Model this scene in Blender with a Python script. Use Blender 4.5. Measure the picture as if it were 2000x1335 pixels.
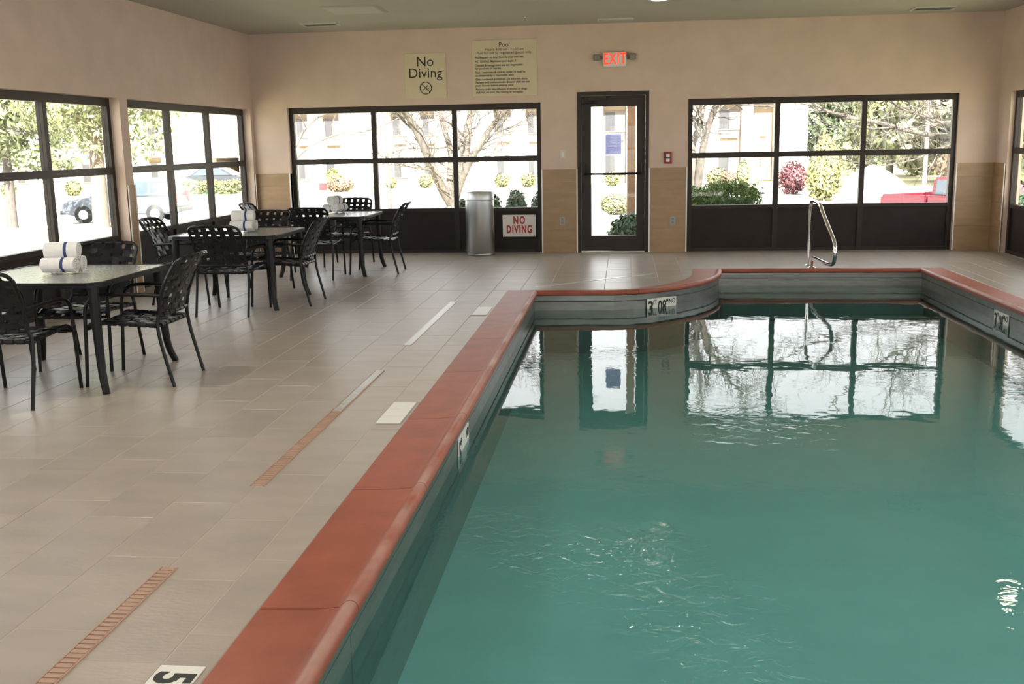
import bpy, bmesh, math, random
from mathutils import Vector, Matrix
random.seed(7)
sc = bpy.context.scene
for o in list(bpy.data.objects): bpy.data.objects.remove(o)
col = sc.collection
PI = math.pi

# ------------------------------------------------------------------ camera
FPX = 2015.35; YAW = -0.11008; PITCH = -0.18946; ROLL = -0.018592; H = 1.537
cy, sy, cp, sp = math.cos(YAW), math.sin(YAW), math.cos(PITCH), math.sin(PITCH)
FW = Vector((sy*cp, cy*cp, sp)); RT = Vector((cy, -sy, 0)); UP = RT.cross(FW)
cr, sr = math.cos(ROLL), math.sin(ROLL)
R2 = cr*RT + sr*UP; U2 = -sr*RT + cr*UP
CAM = Vector((0, 0, H))
cd = bpy.data.cameras.new('camera'); cam = bpy.data.objects.new('camera', cd); col.objects.link(cam)
cd.sensor_width = 36; cd.lens = FPX/2000*36; cd.clip_start = .05; cd.clip_end = 500
cam.matrix_world = Matrix.Translation(CAM) @ Matrix((R2, U2, -FW)).transposed().to_4x4()
sc.camera = cam
def ray(u, v): return FW + (u-1000)/FPX*R2 - (v-667.5)/FPX*U2
def at(u, v, Y):                       # a photo pixel at depth Y of the place
    d = ray(u, v); return CAM + d*(Y/d.y)
def depth_of(p):
    return (Vector(p)-CAM).dot(FW)

# ------------------------------------------------------------------ sky, sun, exposure
w = bpy.data.worlds.new('world'); sc.world = w; w.use_nodes = True
nt = w.node_tree; bg = nt.nodes['Background']
sky = nt.nodes.new('ShaderNodeTexSky'); sky.sky_type = 'HOSEK_WILKIE'
sky.sun_direction = Vector((.25, -.8, .62)).normalized(); sky.turbidity = 4; sky.ground_albedo = .4
mixs = nt.nodes.new('ShaderNodeMixRGB'); mixs.inputs[0].default_value = .6; mixs.inputs[2].default_value = (1, .97, .93, 1)
nt.links.new(sky.outputs[0], mixs.inputs[1]); nt.links.new(mixs.outputs[0], bg.inputs[0])
bg.inputs[1].default_value = 5.0
sl = bpy.data.lights.new('sun', 'SUN'); sl.energy = 27; sl.angle = .01; sl.color = (1, .955, .89)
so = bpy.data.objects.new('sun', sl); col.objects.link(so)
so.rotation_euler = Vector((.12, -.8, .55)).to_track_quat('Z', 'Y').to_euler()
sc.view_settings.view_transform = 'Standard'; sc.view_settings.look = 'None'
sc.view_settings.gamma = 1; sc.view_settings.use_curve_mapping = False
sc.view_settings.exposure = 0.32

# ------------------------------------------------------------------ room measures
YB = 14.714; XL = -5.32; XR = 4.96; ZC = 3.13; YF = -3.0; ZT = 2.10; ZW = 1.175; WT = .185
SILL = .60

# ------------------------------------------------------------------ helpers
class MB:
    def __init__(s): s.v = []; s.f = []
    def add(s, v, f):
        n = len(s.v); s.v += [tuple(x) for x in v]; s.f += [tuple(i+n for i in q) for q in f]; return s
    def box(s, x0, y0, z0, x1, y1, z1):
        v = [(x0,y0,z0),(x1,y0,z0),(x1,y1,z0),(x0,y1,z0),(x0,y0,z1),(x1,y0,z1),(x1,y1,z1),(x0,y1,z1)]
        return s.add(v, [(3,2,1,0),(4,5,6,7),(0,1,5,4),(1,2,6,5),(2,3,7,6),(3,0,4,7)])
    def bbox(s, x0, y0, z0, x1, y1, z1, b=.01):        # box with chamfered edges
        bm = bmesh.new(); bmesh.ops.create_cube(bm, size=1)
        for q in bm.verts: q.co = ((x0+x1)/2+q.co.x*(x1-x0), (y0+y1)/2+q.co.y*(y1-y0), (z0+z1)/2+q.co.z*(z1-z0))
        bmesh.ops.bevel(bm, geom=bm.edges[:], offset=b, segments=2, profile=.5, affect='EDGES')
        bm.verts.index_update()
        s.add([q.co[:] for q in bm.verts], [[q.index for q in f.verts] for f in bm.faces]); bm.free(); return s
    def tube(s, pts, r, n=8, closed=False, caps=True):
        pts = [Vector(p) for p in pts]; m = len(pts)
        rs = r if isinstance(r, (list, tuple)) else [r]*m
        rings = []; nrm = None
        for i, p in enumerate(pts):
            a = pts[i-1] if (i > 0 or closed) else p; b = pts[(i+1) % m] if (i < m-1 or closed) else p
            t = (b-a).normalized()
            if nrm is None:
                ref = Vector((0,0,1)) if abs(t.z) < .9 else Vector((1,0,0)); nrm = t.cross(ref).normalized()
            nrm = (nrm - t*nrm.dot(t)).normalized(); bi = t.cross(nrm)
            rings.append([p + rs[i]*(math.cos(2*PI*k/n)*nrm + math.sin(2*PI*k/n)*bi) for k in range(n)])
        v = [q for rg in rings for q in rg]; f = []
        for i in range(m if closed else m-1):
            j = (i+1) % m
            for k in range(n): f.append((i*n+k, i*n+(k+1) % n, j*n+(k+1) % n, j*n+k))
        if caps and not closed: f += [tuple(range(n-1,-1,-1)), tuple((m-1)*n+k for k in range(n))]
        return s.add(v, f)
    def lathe(s, prof, n=32, c=(0,0,0)):
        v = [(c[0]+r*math.cos(2*PI*k/n), c[1]+r*math.sin(2*PI*k/n), c[2]+z) for r, z in prof for k in range(n)]
        f = [(i*n+k, i*n+(k+1) % n, (i+1)*n+(k+1) % n, (i+1)*n+k) for i in range(len(prof)-1) for k in range(n)]
        return s.add(v, f)
    def prism(s, poly, z0, z1):
        n = len(poly); v = [(x,y,z0) for x, y in poly] + [(x,y,z1) for x, y in poly]
        return s.add(v, [tuple(range(n-1,-1,-1)), tuple(range(n,2*n))] + [(i,(i+1) % n,n+(i+1) % n,n+i) for i in range(n)])
    def grid(s, rows):
        m = len(rows[0]); v = [p for r in rows for p in r]
        return s.add(v, [(i*m+j, i*m+j+1, (i+1)*m+j+1, (i+1)*m+j) for i in range(len(rows)-1) for j in range(m-1)])
    def mesh(s, name, mat, smooth=False):
        me = bpy.data.meshes.new(name); me.from_pydata(s.v, [], s.f); me.update()
        if mat: me.materials.append(M[mat] if isinstance(mat, str) else mat)
        if smooth:
            for p in me.polygons: p.use_smooth = True
            try: me.set_sharp_from_angle(angle=.7)
            except Exception: pass
        return me
    def build(s, name, mat, parent=None, smooth=False):
        return link(name, s.mesh(name, mat, smooth), parent)
def link(name, me, parent=None, loc=None, rz=None):
    o = bpy.data.objects.new(name, me); col.objects.link(o)
    if parent: o.parent = parent
    if loc is not None: o.location = loc
    if rz is not None: o.rotation_euler.z = rz
    return o
def empty(name, loc=(0,0,0), rz=0):
    o = bpy.data.objects.new(name, None); o.empty_display_size = .1; col.objects.link(o)
    o.location = loc; o.rotation_euler.z = rz; return o
def tag(o, label=None, cat=None, group=None, kind=None):
    if label: o['label'] = label
    if cat: o['category'] = cat
    if group: o['group'] = group
    if kind: o['kind'] = kind
    return o
def copy_tree(o, parent=None):
    c = o.copy(); col.objects.link(c); c.parent = parent
    for ch in o.children: copy_tree(ch, c)
    return c
def smooth_path(pts, n=6):
    P = [Vector(p) for p in pts]; out = []
    for i in range(len(P)-1):
        p0 = P[max(i-1,0)]; p1 = P[i]; p2 = P[i+1]; p3 = P[min(i+2,len(P)-1)]
        for k in range(n):
            t = k/n
            out.append(.5*((2*p1)+(-p0+p2)*t+(2*p0-5*p1+4*p2-p3)*t*t+(-p0+3*p1-3*p2+p3)*t**3))
    out.append(P[-1]); return out
def text_mesh(body, size, mat, bold=0, sx=1, align='CENTER', line=1.0, sc_=1.0):
    cu = bpy.data.curves.new('t', 'FONT'); cu.body = body; cu.size = size; cu.align_x = align; cu.align_y = 'CENTER'
    cu.offset = bold; cu.space_character = sc_; cu.space_line = line; cu.extrude = .0008; cu.resolution_u = 3
    o = bpy.data.objects.new('t', cu); col.objects.link(o)
    bpy.context.view_layer.update()
    me = bpy.data.meshes.new_from_object(o.evaluated_get(bpy.context.evaluated_depsgraph_get()))
    bpy.data.objects.remove(o)
    for q in me.vertices: q.co.x *= sx
    me.materials.clear(); me.materials.append(M[mat]); return me

# ------------------------------------------------------------------ materials
M = {}
def mat(name, c, rough=.5, metal=0, var=.0, scale=8, bump=0, bscale=40, obj_var=0, spec=.5, emit=None, es=0, stretch=None, c2=None, coat=0):
    m = bpy.data.materials.new(name); m.use_nodes = True; t = m.node_tree; b = t.nodes['Principled BSDF']
    b.inputs['Base Color'].default_value = (*c, 1); b.inputs['Roughness'].default_value = rough
    b.inputs['Metallic'].default_value = metal; b.inputs['Specular IOR Level'].default_value = spec
    if coat: b.inputs['Coat Weight'].default_value = coat
    tc = t.nodes.new('ShaderNodeTexCoord'); vec = tc.outputs['Object']
    if stretch:
        mp = t.nodes.new('ShaderNodeMapping'); mp.inputs['Scale'].default_value = stretch
        t.links.new(vec, mp.inputs[0]); vec = mp.outputs[0]
    src = None
    if obj_var:
        oi = t.nodes.new('ShaderNodeObjectInfo'); va = t.nodes.new('ShaderNodeVectorMath'); va.operation = 'ADD'
        ms = t.nodes.new('ShaderNodeMath'); ms.operation = 'MULTIPLY'; ms.inputs[1].default_value = 37.0
        t.links.new(oi.outputs['Random'], ms.inputs[0]); t.links.new(vec, va.inputs[0]); t.links.new(ms.outputs[0], va.inputs[1]); vec = va.outputs[0]
    if var or c2:
        nz = t.nodes.new('ShaderNodeTexNoise'); nz.inputs['Scale'].default_value = scale; nz.inputs['Detail'].default_value = 6
        t.links.new(vec, nz.inputs['Vector'])
        rp = t.nodes.new('ShaderNodeValToRGB'); e = rp.color_ramp.elements
        e[0].position = .3; e[1].position = .7
        a = c if c2 else [max(0, q*(1-var)) for q in c]; z = c2 if c2 else [q*(1+var) for q in c]
        e[0].color = (*a, 1); e[1].color = (*z, 1)
        t.links.new(nz.outputs[0], rp.inputs[0]); src = rp.outputs[0]
    if obj_var:
        hs = t.nodes.new('ShaderNodeHueSaturation')
        mr = t.nodes.new('ShaderNodeMapRange'); mr.inputs[3].default_value = 1-obj_var; mr.inputs[4].default_value = 1+obj_var
        t.links.new(oi.outputs['Random'], mr.inputs[0]); t.links.new(mr.outputs[0], hs.inputs['Value'])
        if src: t.links.new(src, hs.inputs['Color'])
        else: hs.inputs['Color'].default_value = (*c, 1)
        src = hs.outputs[0]
    if src: t.links.new(src, b.inputs['Base Color'])
    if bump:
        n2 = t.nodes.new('ShaderNodeTexNoise'); n2.inputs['Scale'].default_value = bscale; n2.inputs['Detail'].default_value = 4
        t.links.new(vec, n2.inputs['Vector'])
        bp = t.nodes.new('ShaderNodeBump'); bp.inputs['Strength'].default_value = bump; bp.inputs['Distance'].default_value = .01
        t.links.new(n2.outputs[0], bp.inputs['Height']); t.links.new(bp.outputs[0], b.inputs['Normal'])
    if emit:
        b.inputs['Emission Color'].default_value = (*emit, 1); b.inputs['Emission Strength'].default_value = es
    M[name] = m; return m
mat('wall_paint', (.67, .525, .45), .75, var=.05, scale=3, bump=.12, bscale=160)
mat('ceiling_paint', (.46, .44, .40), .9, var=.03, scale=2, bump=.3, bscale=120)
mat('grout', (.46, .42, .37), .85)
mat('floor_tile', (.37, .325, .285), .33, var=.09, scale=2.2, bump=.10, bscale=26, obj_var=.035, stretch=(1, 3, 1))
mat('wall_tile', (.38, .25, .145), .42, var=.10, scale=4, obj_var=.05, stretch=(1, 1, 4), bump=.03, bscale=30)
mat('white_trim', (.88, .87, .85), .4)
mat('bronze', (.026, .018, .015), .42, var=.15, scale=5, spec=.35)
mat('bronze_panel', (.018, .012, .010), .5, var=.2, scale=6, spec=.3)
mat('steel', (.62, .63, .61), .30, metal=1, var=.10, scale=5, stretch=(1, 1, 8), bump=.03, bscale=30)
mat('pool_steel', (.27, .275, .265), .33, metal=.8, var=.14, scale=3, stretch=(2, 2, 7), bump=.05, bscale=18)
mat('chrome', (.80, .80, .80), .10, metal=1)
mat('brushed', (.50, .52, .53), .34, metal=1, var=.05, scale=60, stretch=(1, 1, 30))
mat('coping_red', (.31, .075, .038), .42, var=.16, scale=5, bump=.08, bscale=22, obj_var=.06)
def pale_ridge():                        # pale noise-broken band along the raised nose of the coping
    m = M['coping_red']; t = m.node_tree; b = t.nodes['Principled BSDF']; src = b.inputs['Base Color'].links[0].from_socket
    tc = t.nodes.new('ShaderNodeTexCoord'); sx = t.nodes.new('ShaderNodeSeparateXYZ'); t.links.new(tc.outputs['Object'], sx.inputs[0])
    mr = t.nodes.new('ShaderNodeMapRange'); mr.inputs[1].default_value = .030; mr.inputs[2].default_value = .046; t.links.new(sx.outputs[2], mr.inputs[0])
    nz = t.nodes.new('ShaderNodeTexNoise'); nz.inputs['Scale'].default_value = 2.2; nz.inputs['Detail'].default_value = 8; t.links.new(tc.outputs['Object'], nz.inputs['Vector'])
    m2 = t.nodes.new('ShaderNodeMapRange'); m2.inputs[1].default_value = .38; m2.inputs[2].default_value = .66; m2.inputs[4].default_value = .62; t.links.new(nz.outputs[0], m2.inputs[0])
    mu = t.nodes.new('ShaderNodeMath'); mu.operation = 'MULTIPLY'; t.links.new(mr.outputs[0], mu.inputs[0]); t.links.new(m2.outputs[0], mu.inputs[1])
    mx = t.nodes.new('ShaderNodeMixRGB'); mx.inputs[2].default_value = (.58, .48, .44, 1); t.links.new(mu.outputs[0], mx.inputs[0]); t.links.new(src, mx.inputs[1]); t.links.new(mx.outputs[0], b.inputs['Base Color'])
pale_ridge()
mat('pool_plaster', (.37, .60, .60), .8, var=.05, scale=3)
mat('pool_under', (.16, .23, .22), .6, var=.10, scale=3)
mat('black', (.012, .012, .013), .5)
mat('black_print', (.02, .02, .02), .6)
mat('frame_black', (.006, .006, .006), .34, spec=.3)
mat('strap', (.007, .0075, .009), .34, bump=.06, bscale=120, spec=.32)
mat('table_metal', (.007, .007, .007), .38, bump=.05, bscale=150, spec=.3)
mat('towel', (.84, .83, .82), .95, bump=.7, bscale=190, var=.03, scale=20)
mat('towel_blue', (.035, .055, .17), .9, bump=.5, bscale=190)
mat('sign_cream', (.68, .59, .43), .5, var=.02)
mat('sign_white', (.82, .80, .78), .4)
mat('red_print', (.48, .03, .035), .5)
mat('plate_gray', (.36, .36, .34), .4, metal=.4)
mat('switch_ivory', (.66, .61, .52), .45)
mat('alarm_red', (.30, .02, .02), .4)
mat('lens', (.75, .75, .75), .15)
mat('exit_housing', (.55, .53, .48), .5)
mat('exit_red', (.8, .05, .02), .5, emit=(1, .045, .025), es=1.0)
mat('lamp_head', (.22, .21, .19), .5)
mat('notice_blue', (.42, .44, .72), .7)
def paper(name, c):
    m = mat(name, c, .7); t = m.node_tree; b = t.nodes['Principled BSDF']; o = t.nodes['Material Output']
    tl = t.nodes.new('ShaderNodeBsdfTranslucent'); tl.inputs[0].default_value = (*c, 1); mx = t.nodes.new('ShaderNodeMixShader'); mx.inputs[0].default_value = .75
    t.links.new(b.outputs[0], mx.inputs[1]); t.links.new(tl.outputs[0], mx.inputs[2]); t.links.new(mx.outputs[0], o.inputs[0])
paper('notice_blue', (.50, .52, .74))
mat('notice_white', (.80, .80, .84), .7)
mat('vent_white', (.62, .61, .57), .5)
mat('panel_paint', (.52, .50, .46), .8)
mat('vent_dark', (.10, .10, .09), .7)
mat('lamp_glow', (1, .95, .8), .5, emit=(1, .86, .62), es=40)
mat('drain_tan', (.42, .27, .20), .5, var=.1)
mat('drain_pale', (.60, .46, .38), .5)
mat('steel_and_sheen', (.62, .61, .59), .28, metal=.8)  # joint steel; on far drains, reflected window sheen put into the colour
mat('marker_white', (.74, .74, .71), .35, var=.03)
mat('lawn', (.38, .37, .20), .9, c2=(.46, .44, .28), scale=1.2, bump=.5, bscale=30)
mat('asphalt', (.42, .41, .39), .9, var=.12, scale=1.5)
mat('concrete', (.62, .60, .56), .85, var=.06, scale=3)
mat('stucco', (.80, .75, .66), .85, var=.03, scale=1)
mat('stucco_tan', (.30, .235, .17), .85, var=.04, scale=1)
mat('fascia', (.22, .165, .12), .7, var=.05)
mat('roofing', (.28, .24, .21), .85, var=.1)
mat('far_window', (.05, .05, .055), .2)
mat('curtain', (.16, .15, .14), .8)
mat('ac_gray', (.25, .25, .24), .5)
mat('door_tan', (.19, .145, .09), .6)
mat('bark', (.065, .055, .046), .9, c2=(.13, .112, .095), scale=9, bump=.6, bscale=25, stretch=(2, 2, .5))
mat('bark_light', (.15, .12, .095), .9, var=.2, scale=8, bump=.6, bscale=25)
mat('leaf_yew', (.035, .085, .035), .6, var=.3, scale=4)
mat('leaf_hedge', (.07, .13, .025), .6, var=.3, scale=4)
mat('leaf_box', (.16, .165, .08), .6, var=.25, scale=3)
mat('leaf_pine', (.17, .19, .085), .6, var=.25, scale=1)
mat('leaf_pine_dark', (.065, .09, .04), .6, var=.3, scale=1)
mat('leaf_yellow', (.22, .22, .075), .6, var=.2, scale=2)
mat('leaf_red', (.10, .03, .035), .6, var=.3, scale=2)
mat('leaf_brown', (.19, .13, .085), .7, var=.3, scale=2)
mat('leaf_pale', (.21, .22, .12), .7, var=.25, scale=2)
mat('gravel', (.68, .66, .63), .9, var=.10, scale=6, bump=.6, bscale=12)
mat('car_silver', (.10, .115, .135), .28, metal=.4, coat=.5)
mat('car_dark', (.05, .055, .065), .25, metal=.3, coat=.5)
mat('car_white', (.70, .72, .75), .3, coat=.5)
mat('car_red', (.11, .014, .024), .28, coat=.6)
mat('car_glass', (.06, .08, .10), .08)
mat('car_trim', (.05, .05, .05), .5)
mat('tyre', (.02, .02, .02), .8)
mat('headlight', (.72, .74, .76), .15)
mat('pole_brown', (.22, .15, .12), .6)
mat('wood_post', (.36, .24, .16), .8, var=.2, scale=8)

def schlick(t, f0, f1):
    lw = t.nodes.new('ShaderNodeLayerWeight'); lw.inputs[0].default_value = .5
    pw = t.nodes.new('ShaderNodeMath'); pw.operation = 'POWER'; pw.inputs[1].default_value = 5
    ma = t.nodes.new('ShaderNodeMath'); ma.operation = 'MULTIPLY_ADD'; ma.inputs[1].default_value = f1; ma.inputs[2].default_value = f0
    t.links.new(lw.outputs['Facing'], pw.inputs[0]); t.links.new(pw.outputs[0], ma.inputs[0]); return ma
def glass_mat():
    m = bpy.data.materials.new('window_glass'); m.use_nodes = True; t = m.node_tree
    for n in list(t.nodes): t.nodes.remove(n)
    o = t.nodes.new('ShaderNodeOutputMaterial'); mx = t.nodes.new('ShaderNodeMixShader'); fr = schlick(t, .02, .30)
    tr = t.nodes.new('ShaderNodeBsdfTransparent'); tr.inputs[0].default_value = (.96, .97, .97, 1); gl = t.nodes.new('ShaderNodeBsdfGlossy'); gl.inputs['Roughness'].default_value = .02
    t.links.new(fr.outputs[0], mx.inputs[0]); t.links.new(tr.outputs[0], mx.inputs[1]); t.links.new(gl.outputs[0], mx.inputs[2]); t.links.new(mx.outputs[0], o.inputs[0])
    M['window_glass'] = m
glass_mat()
def table_glass():
    m = mat('table_glass', (.36, .37, .37), .12, spec=.8); t = m.node_tree; b = t.nodes['Principled BSDF']
    tc = t.nodes.new('ShaderNodeTexCoord'); v = t.nodes.new('ShaderNodeTexVoronoi'); v.inputs['Scale'].default_value = 55
    t.links.new(tc.outputs['Object'], v.inputs['Vector']); bp = t.nodes.new('ShaderNodeBump'); bp.inputs['Strength'].default_value = .5; bp.inputs['Distance'].default_value = .004
    t.links.new(v.outputs['Distance'], bp.inputs['Height']); t.links.new(bp.outputs[0], b.inputs['Normal'])
table_glass()
def water_mat():
    m = bpy.data.materials.new('pool_water'); m.use_nodes = True; t = m.node_tree
    for n in list(t.nodes): t.nodes.remove(n)
    N = t.nodes.new; L = t.links.new
    o = N('ShaderNodeOutputMaterial'); mx = N('ShaderNodeMixShader'); fr = N('ShaderNodeFresnel'); fr.inputs[0].default_value = 1.38
    tr = N('ShaderNodeBsdfTransparent'); tr.inputs[0].default_value = (.64, .88, .885, 1)
    rf = N('ShaderNodeBsdfRefraction'); rf.inputs['Color'].default_value = (.64, .88, .885, 1); rf.inputs['IOR'].default_value = 1.33; rf.inputs['Roughness'].default_value = 0
    m2 = N('ShaderNodeMixShader'); m2.inputs[0].default_value = .30
    gl = N('ShaderNodeBsdfGlossy'); gl.inputs['Roughness'].default_value = .015
    tc = N('ShaderNodeTexCoord')
    n1 = N('ShaderNodeTexNoise'); n1.inputs['Scale'].default_value = 1.6; n1.inputs['Detail'].default_value = 3
    n2 = N('ShaderNodeTexNoise'); n2.inputs['Scale'].default_value = 11; n2.inputs['Detail'].default_value = 3; n2.inputs['Distortion'].default_value = .8
    n3 = N('ShaderNodeTexNoise'); n3.inputs['Scale'].default_value = .45                     # where the surface is ruffled
    rp = N('ShaderNodeMapRange'); rp.inputs[1].default_value = .48; rp.inputs[2].default_value = .66; rp.inputs[3].default_value = .06; rp.inputs[4].default_value = 1
    mu = N('ShaderNodeMath'); mu.operation = 'MULTIPLY'; ad = N('ShaderNodeMath'); ad.operation = 'MULTIPLY_ADD'; ad.inputs[1].default_value = 1.0
    for n in (n1, n2, n3): L(tc.outputs['Object'], n.inputs['Vector'])
    sx_ = N('ShaderNodeSeparateXYZ'); L(tc.outputs['Object'], sx_.inputs[0])
    my = N('ShaderNodeMapRange'); my.inputs[1].default_value = 6.3; my.inputs[2].default_value = 3.6; my.inputs[3].default_value = .5; my.inputs[4].default_value = 5.5; L(sx_.outputs[1], my.inputs[0])
    m3 = N('ShaderNodeMath'); m3.operation = 'MULTIPLY'; L(n2.outputs[0], m3.inputs[0]); L(my.outputs[0], m3.inputs[1])
    L(n3.outputs[0], rp.inputs[0]); L(m3.outputs[0], mu.inputs[0]); L(rp.outputs[0], mu.inputs[1])
    L(n1.outputs[0], ad.inputs[0]); L(mu.outputs[0], ad.inputs[2])
    bp = N('ShaderNodeBump'); bp.inputs['Strength'].default_value = 1; bp.inputs['Distance'].default_value = .0030
    L(ad.outputs[0], bp.inputs['Height'])
    for n in (fr, gl, rf): L(bp.outputs[0], n.inputs['Normal'])
    L(tr.outputs[0], m2.inputs[1]); L(rf.outputs[0], m2.inputs[2])
    L(fr.outputs[0], mx.inputs[0]); L(m2.outputs[0], mx.inputs[1]); L(gl.outputs[0], mx.inputs[2]); L(mx.outputs[0], o.inputs[0])
    M['pool_water'] = m
water_mat()

# ------------------------------------------------------------------ walls with openings
def wall_run(name, axis, c0, c1, a0, a1, openings):
    """wall along an axis between faces c0..c1, a0..a1 long, openings (p0,p1,top)"""
    mb = MB(); p = a0
    def b(q0, q1, z0, z1):
        if q1-q0 < 1e-4: return
        mb.box(q0, c0, z0, q1, c1, z1) if axis == 'X' else mb.box(c0, q0, z0, c1, q1, z1)
    for q0, q1, top in sorted(openings):
        b(p, q0, 0, ZC); b(q0, q1, top, ZC); p = q1
    b(p, a1, 0, ZC)
    return tag(mb.build(name, 'wall_paint'), kind='structure')
BW = [(-4.81, -1.165, 2.10), (-.655, .338, 2.225), (.872, 4.455, 2.10)]
LW = [(-.85, 2.85, 2.09), (3.03, 6.77, 2.09), (6.95, 10.70, 2.09), (10.88, 14.62, 2.09)]
RW = [(-.9, 2.45, 2.09), (2.75, 6.40, 2.09), (6.65, 10.40, 2.09), (10.60, 14.28, 2.09)]
wall_back = wall_run('wall_back', 'X', YB, YB+WT, XL-WT, XR+WT, BW)
wall_left = wall_run('wall_left', 'Y', XL-WT, XL, YF, YB, LW)
wall_right = wall_run('wall_right', 'Y', XR, XR+WT, YF, YB, RW)
FWIN_ADDED = [(-4.8, -1.1, 2.10), (-.5, 3.2, 2.10)]  # unseen windows added behind the camera to brighten the near end
wall_front = wall_run('wall_front', 'X', YF-WT, YF, XL-WT, XR+WT, FWIN_ADDED)
ceiling = tag(MB().box(XL-WT-.9, YF-WT-.9, ZC, XR+WT+.9, YB+WT+.6, ZC+.3).build('ceiling', 'ceiling_paint'), kind='structure')  # overhang past the walls added to keep direct sun out

# ------------------------------------------------------------------ windows (frame, mullions, transom, panes, dark lower panels)
FT = .085
def window(n, axis, a0, a1, top, c, depth, cols=3):
    """axis: the direction the window runs; c: inner face of the frame; depth: sign towards outdoors"""
    root = tag(empty(f'window_{n}', (0, 0, 0)), kind='structure')
    d = .07*depth
    def b(name, p0, p1, z0, z1, m, e0=0, e1=1):
        lo, hi = sorted((c+d*e0, c+d*e1))
        mb = MB().box(p0, lo, z0, p1, hi, z1) if axis == 'X' else MB().box(lo, p0, z0, hi, p1, z1)
        return mb.build(name, m, root)
    b('frame_side', a0, a0+FT*.75, 0, top, 'bronze'); b('frame_side', a1-FT*.75, a1, 0, top, 'bronze')
    b('frame_head', a0+FT*.75, a1-FT*.75, top-FT, top, 'bronze')
    b('frame_foot', a0+FT*.75, a1-FT*.75, 0, .05, 'bronze')
    i0, i1 = a0+FT*.75, a1-FT*.75
    b('sill_rail', i0, i1, SILL-.005, SILL+.045, 'bronze')
    b('transom', i0, i1, 1.295, 1.37, 'bronze')
    W = (i1-i0)/cols
    for k in range(1, cols):
        x = i0+W*k
        for z0, z1 in ((.05, SILL-.005), (SILL+.045, 1.295), (1.37, top-FT)):
            b('mullion', x-.035, x+.035, z0, z1, 'bronze')
    for k in range(cols):
        p0 = i0+W*k+(.035 if k else 0); p1 = i0+W*(k+1)-(.035 if k < cols-1 else 0)
        b('lower_panel', p0, p1, .05, SILL-.005, 'bronze_panel', .35, .8)
        b('pane', p0, p1, SILL+.045, 1.295, 'window_glass', .45, .53)
        b('pane', p0, p1, 1.37, top-FT, 'window_glass', .45, .53)
    return root
wn = 1
window(wn, 'X', -4.81, -1.165, 2.10, YB+.09, 1); wn += 1
window(wn, 'X', .872, 4.455, 2.10, YB+.05, 1); wn += 1
for q0, q1, t in FWIN_ADDED: window(wn, 'X', q0, q1, t, YF-.09, -1); wn += 1
for q0, q1, t in LW: window(wn, 'Y', q0, q1, t, XL-.11, -1); wn += 1
for q0, q1, t in RW: window(wn, 'Y', q0, q1, t, XR+.06, 1); wn += 1

# ------------------------------------------------------------------ wainscot of stone tiles
tn = 1
def wainscot(axis, a0, a1, face, into, ends=True, ret=(0, 0)):
    """tiles on a pier; face = wall face coordinate, into = sign towards the room; ret = depth of tile returns into the reveals"""
    global tn
    root = tag(empty(f'trim_{tn}'), kind='structure'); tn += 1
    th = .014
    rows = [(0, .33), (.333, .663), (.666, .996), (.999, ZW)]
    L = a1-a0; n = max(1, round(L/.65)); wd = L/n
    lo, hi = sorted((face, face+into*th))
    for z0, z1 in rows:
        for k in range(n):
            p0, p1 = a0+k*wd+.001, a0+(k+1)*wd-.001
            mb = MB().box(p0, lo, z0, p1, hi, z1) if axis == 'X' else MB().box(lo, p0, z0, hi, p1, z1)
            mb.build('wall_tile', 'wall_tile', root)
        for side, dp in ((0, ret[0]), (1, ret[1])):
            if not dp: continue
            q = a0-.012 if side == 0 else a1
            r0, r1 = sorted((face-into*dp, face))
            mb = MB().box(q, r0, z0, q+.012, r1, z1) if axis == 'X' else MB().box(r0, q, z0, r1, q+.012, z1)
            mb.build('wall_tile', 'wall_tile', root)
    if ends:
        for side, q in ((0, a0), (1, a1)):
            if not ret[side] and ret != (0, 0): continue
            lo2, hi2 = sorted((face+into*(th+.0005), face+into*(th+.006)))
            q0, q1 = (q-.013, q+.004) if side == 0 else (q-.004, q+.013)
            mb = MB().box(q0, lo2, 0, q1, hi2, ZW) if axis == 'X' else MB().box(lo2, q0, 0, hi2, q1, ZW)
            mb.build('edge_strip', 'white_trim', root)
wainscot('X', XL+.015, -4.822, YB, -1, ret=(0, .08))
wainscot('X', -1.153, -.667, YB, -1, ret=(.08, .02))
wainscot('X', .352, .858, YB, -1, ret=(.02, .045))
wainscot('X', 4.469, XR-.015, YB, -1, ret=(.045, 0))
prev = YF
for i, (q0, q1, t) in enumerate(LW+[(YB, YB, 0)]):
    if i == 0: wainscot('Y', YF, q0-.013, XL, 1, ret=(0, .1))
    elif q0 == YB: wainscot('Y', prev+.013, YB, XL, 1, ret=(.1, 0))
    else: wainscot('Y', prev+.013, q0-.013, XL, 1, ret=(.1, .1))
    prev = q1
for i, (q0, q1, t) in enumerate(RW+[(YB, YB, 0)]):
    if i == 0: wainscot('Y', YF, q0-.013, XR, -1, ret=(0, .05))
    elif q0 == YB: wainscot('Y', prev+.013, YB, XR, -1, ret=(.05, 0))
    else: wainscot('Y', prev+.013, q0-.013, XR, -1, ret=(.05, .05))
    prev = q1

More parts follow.
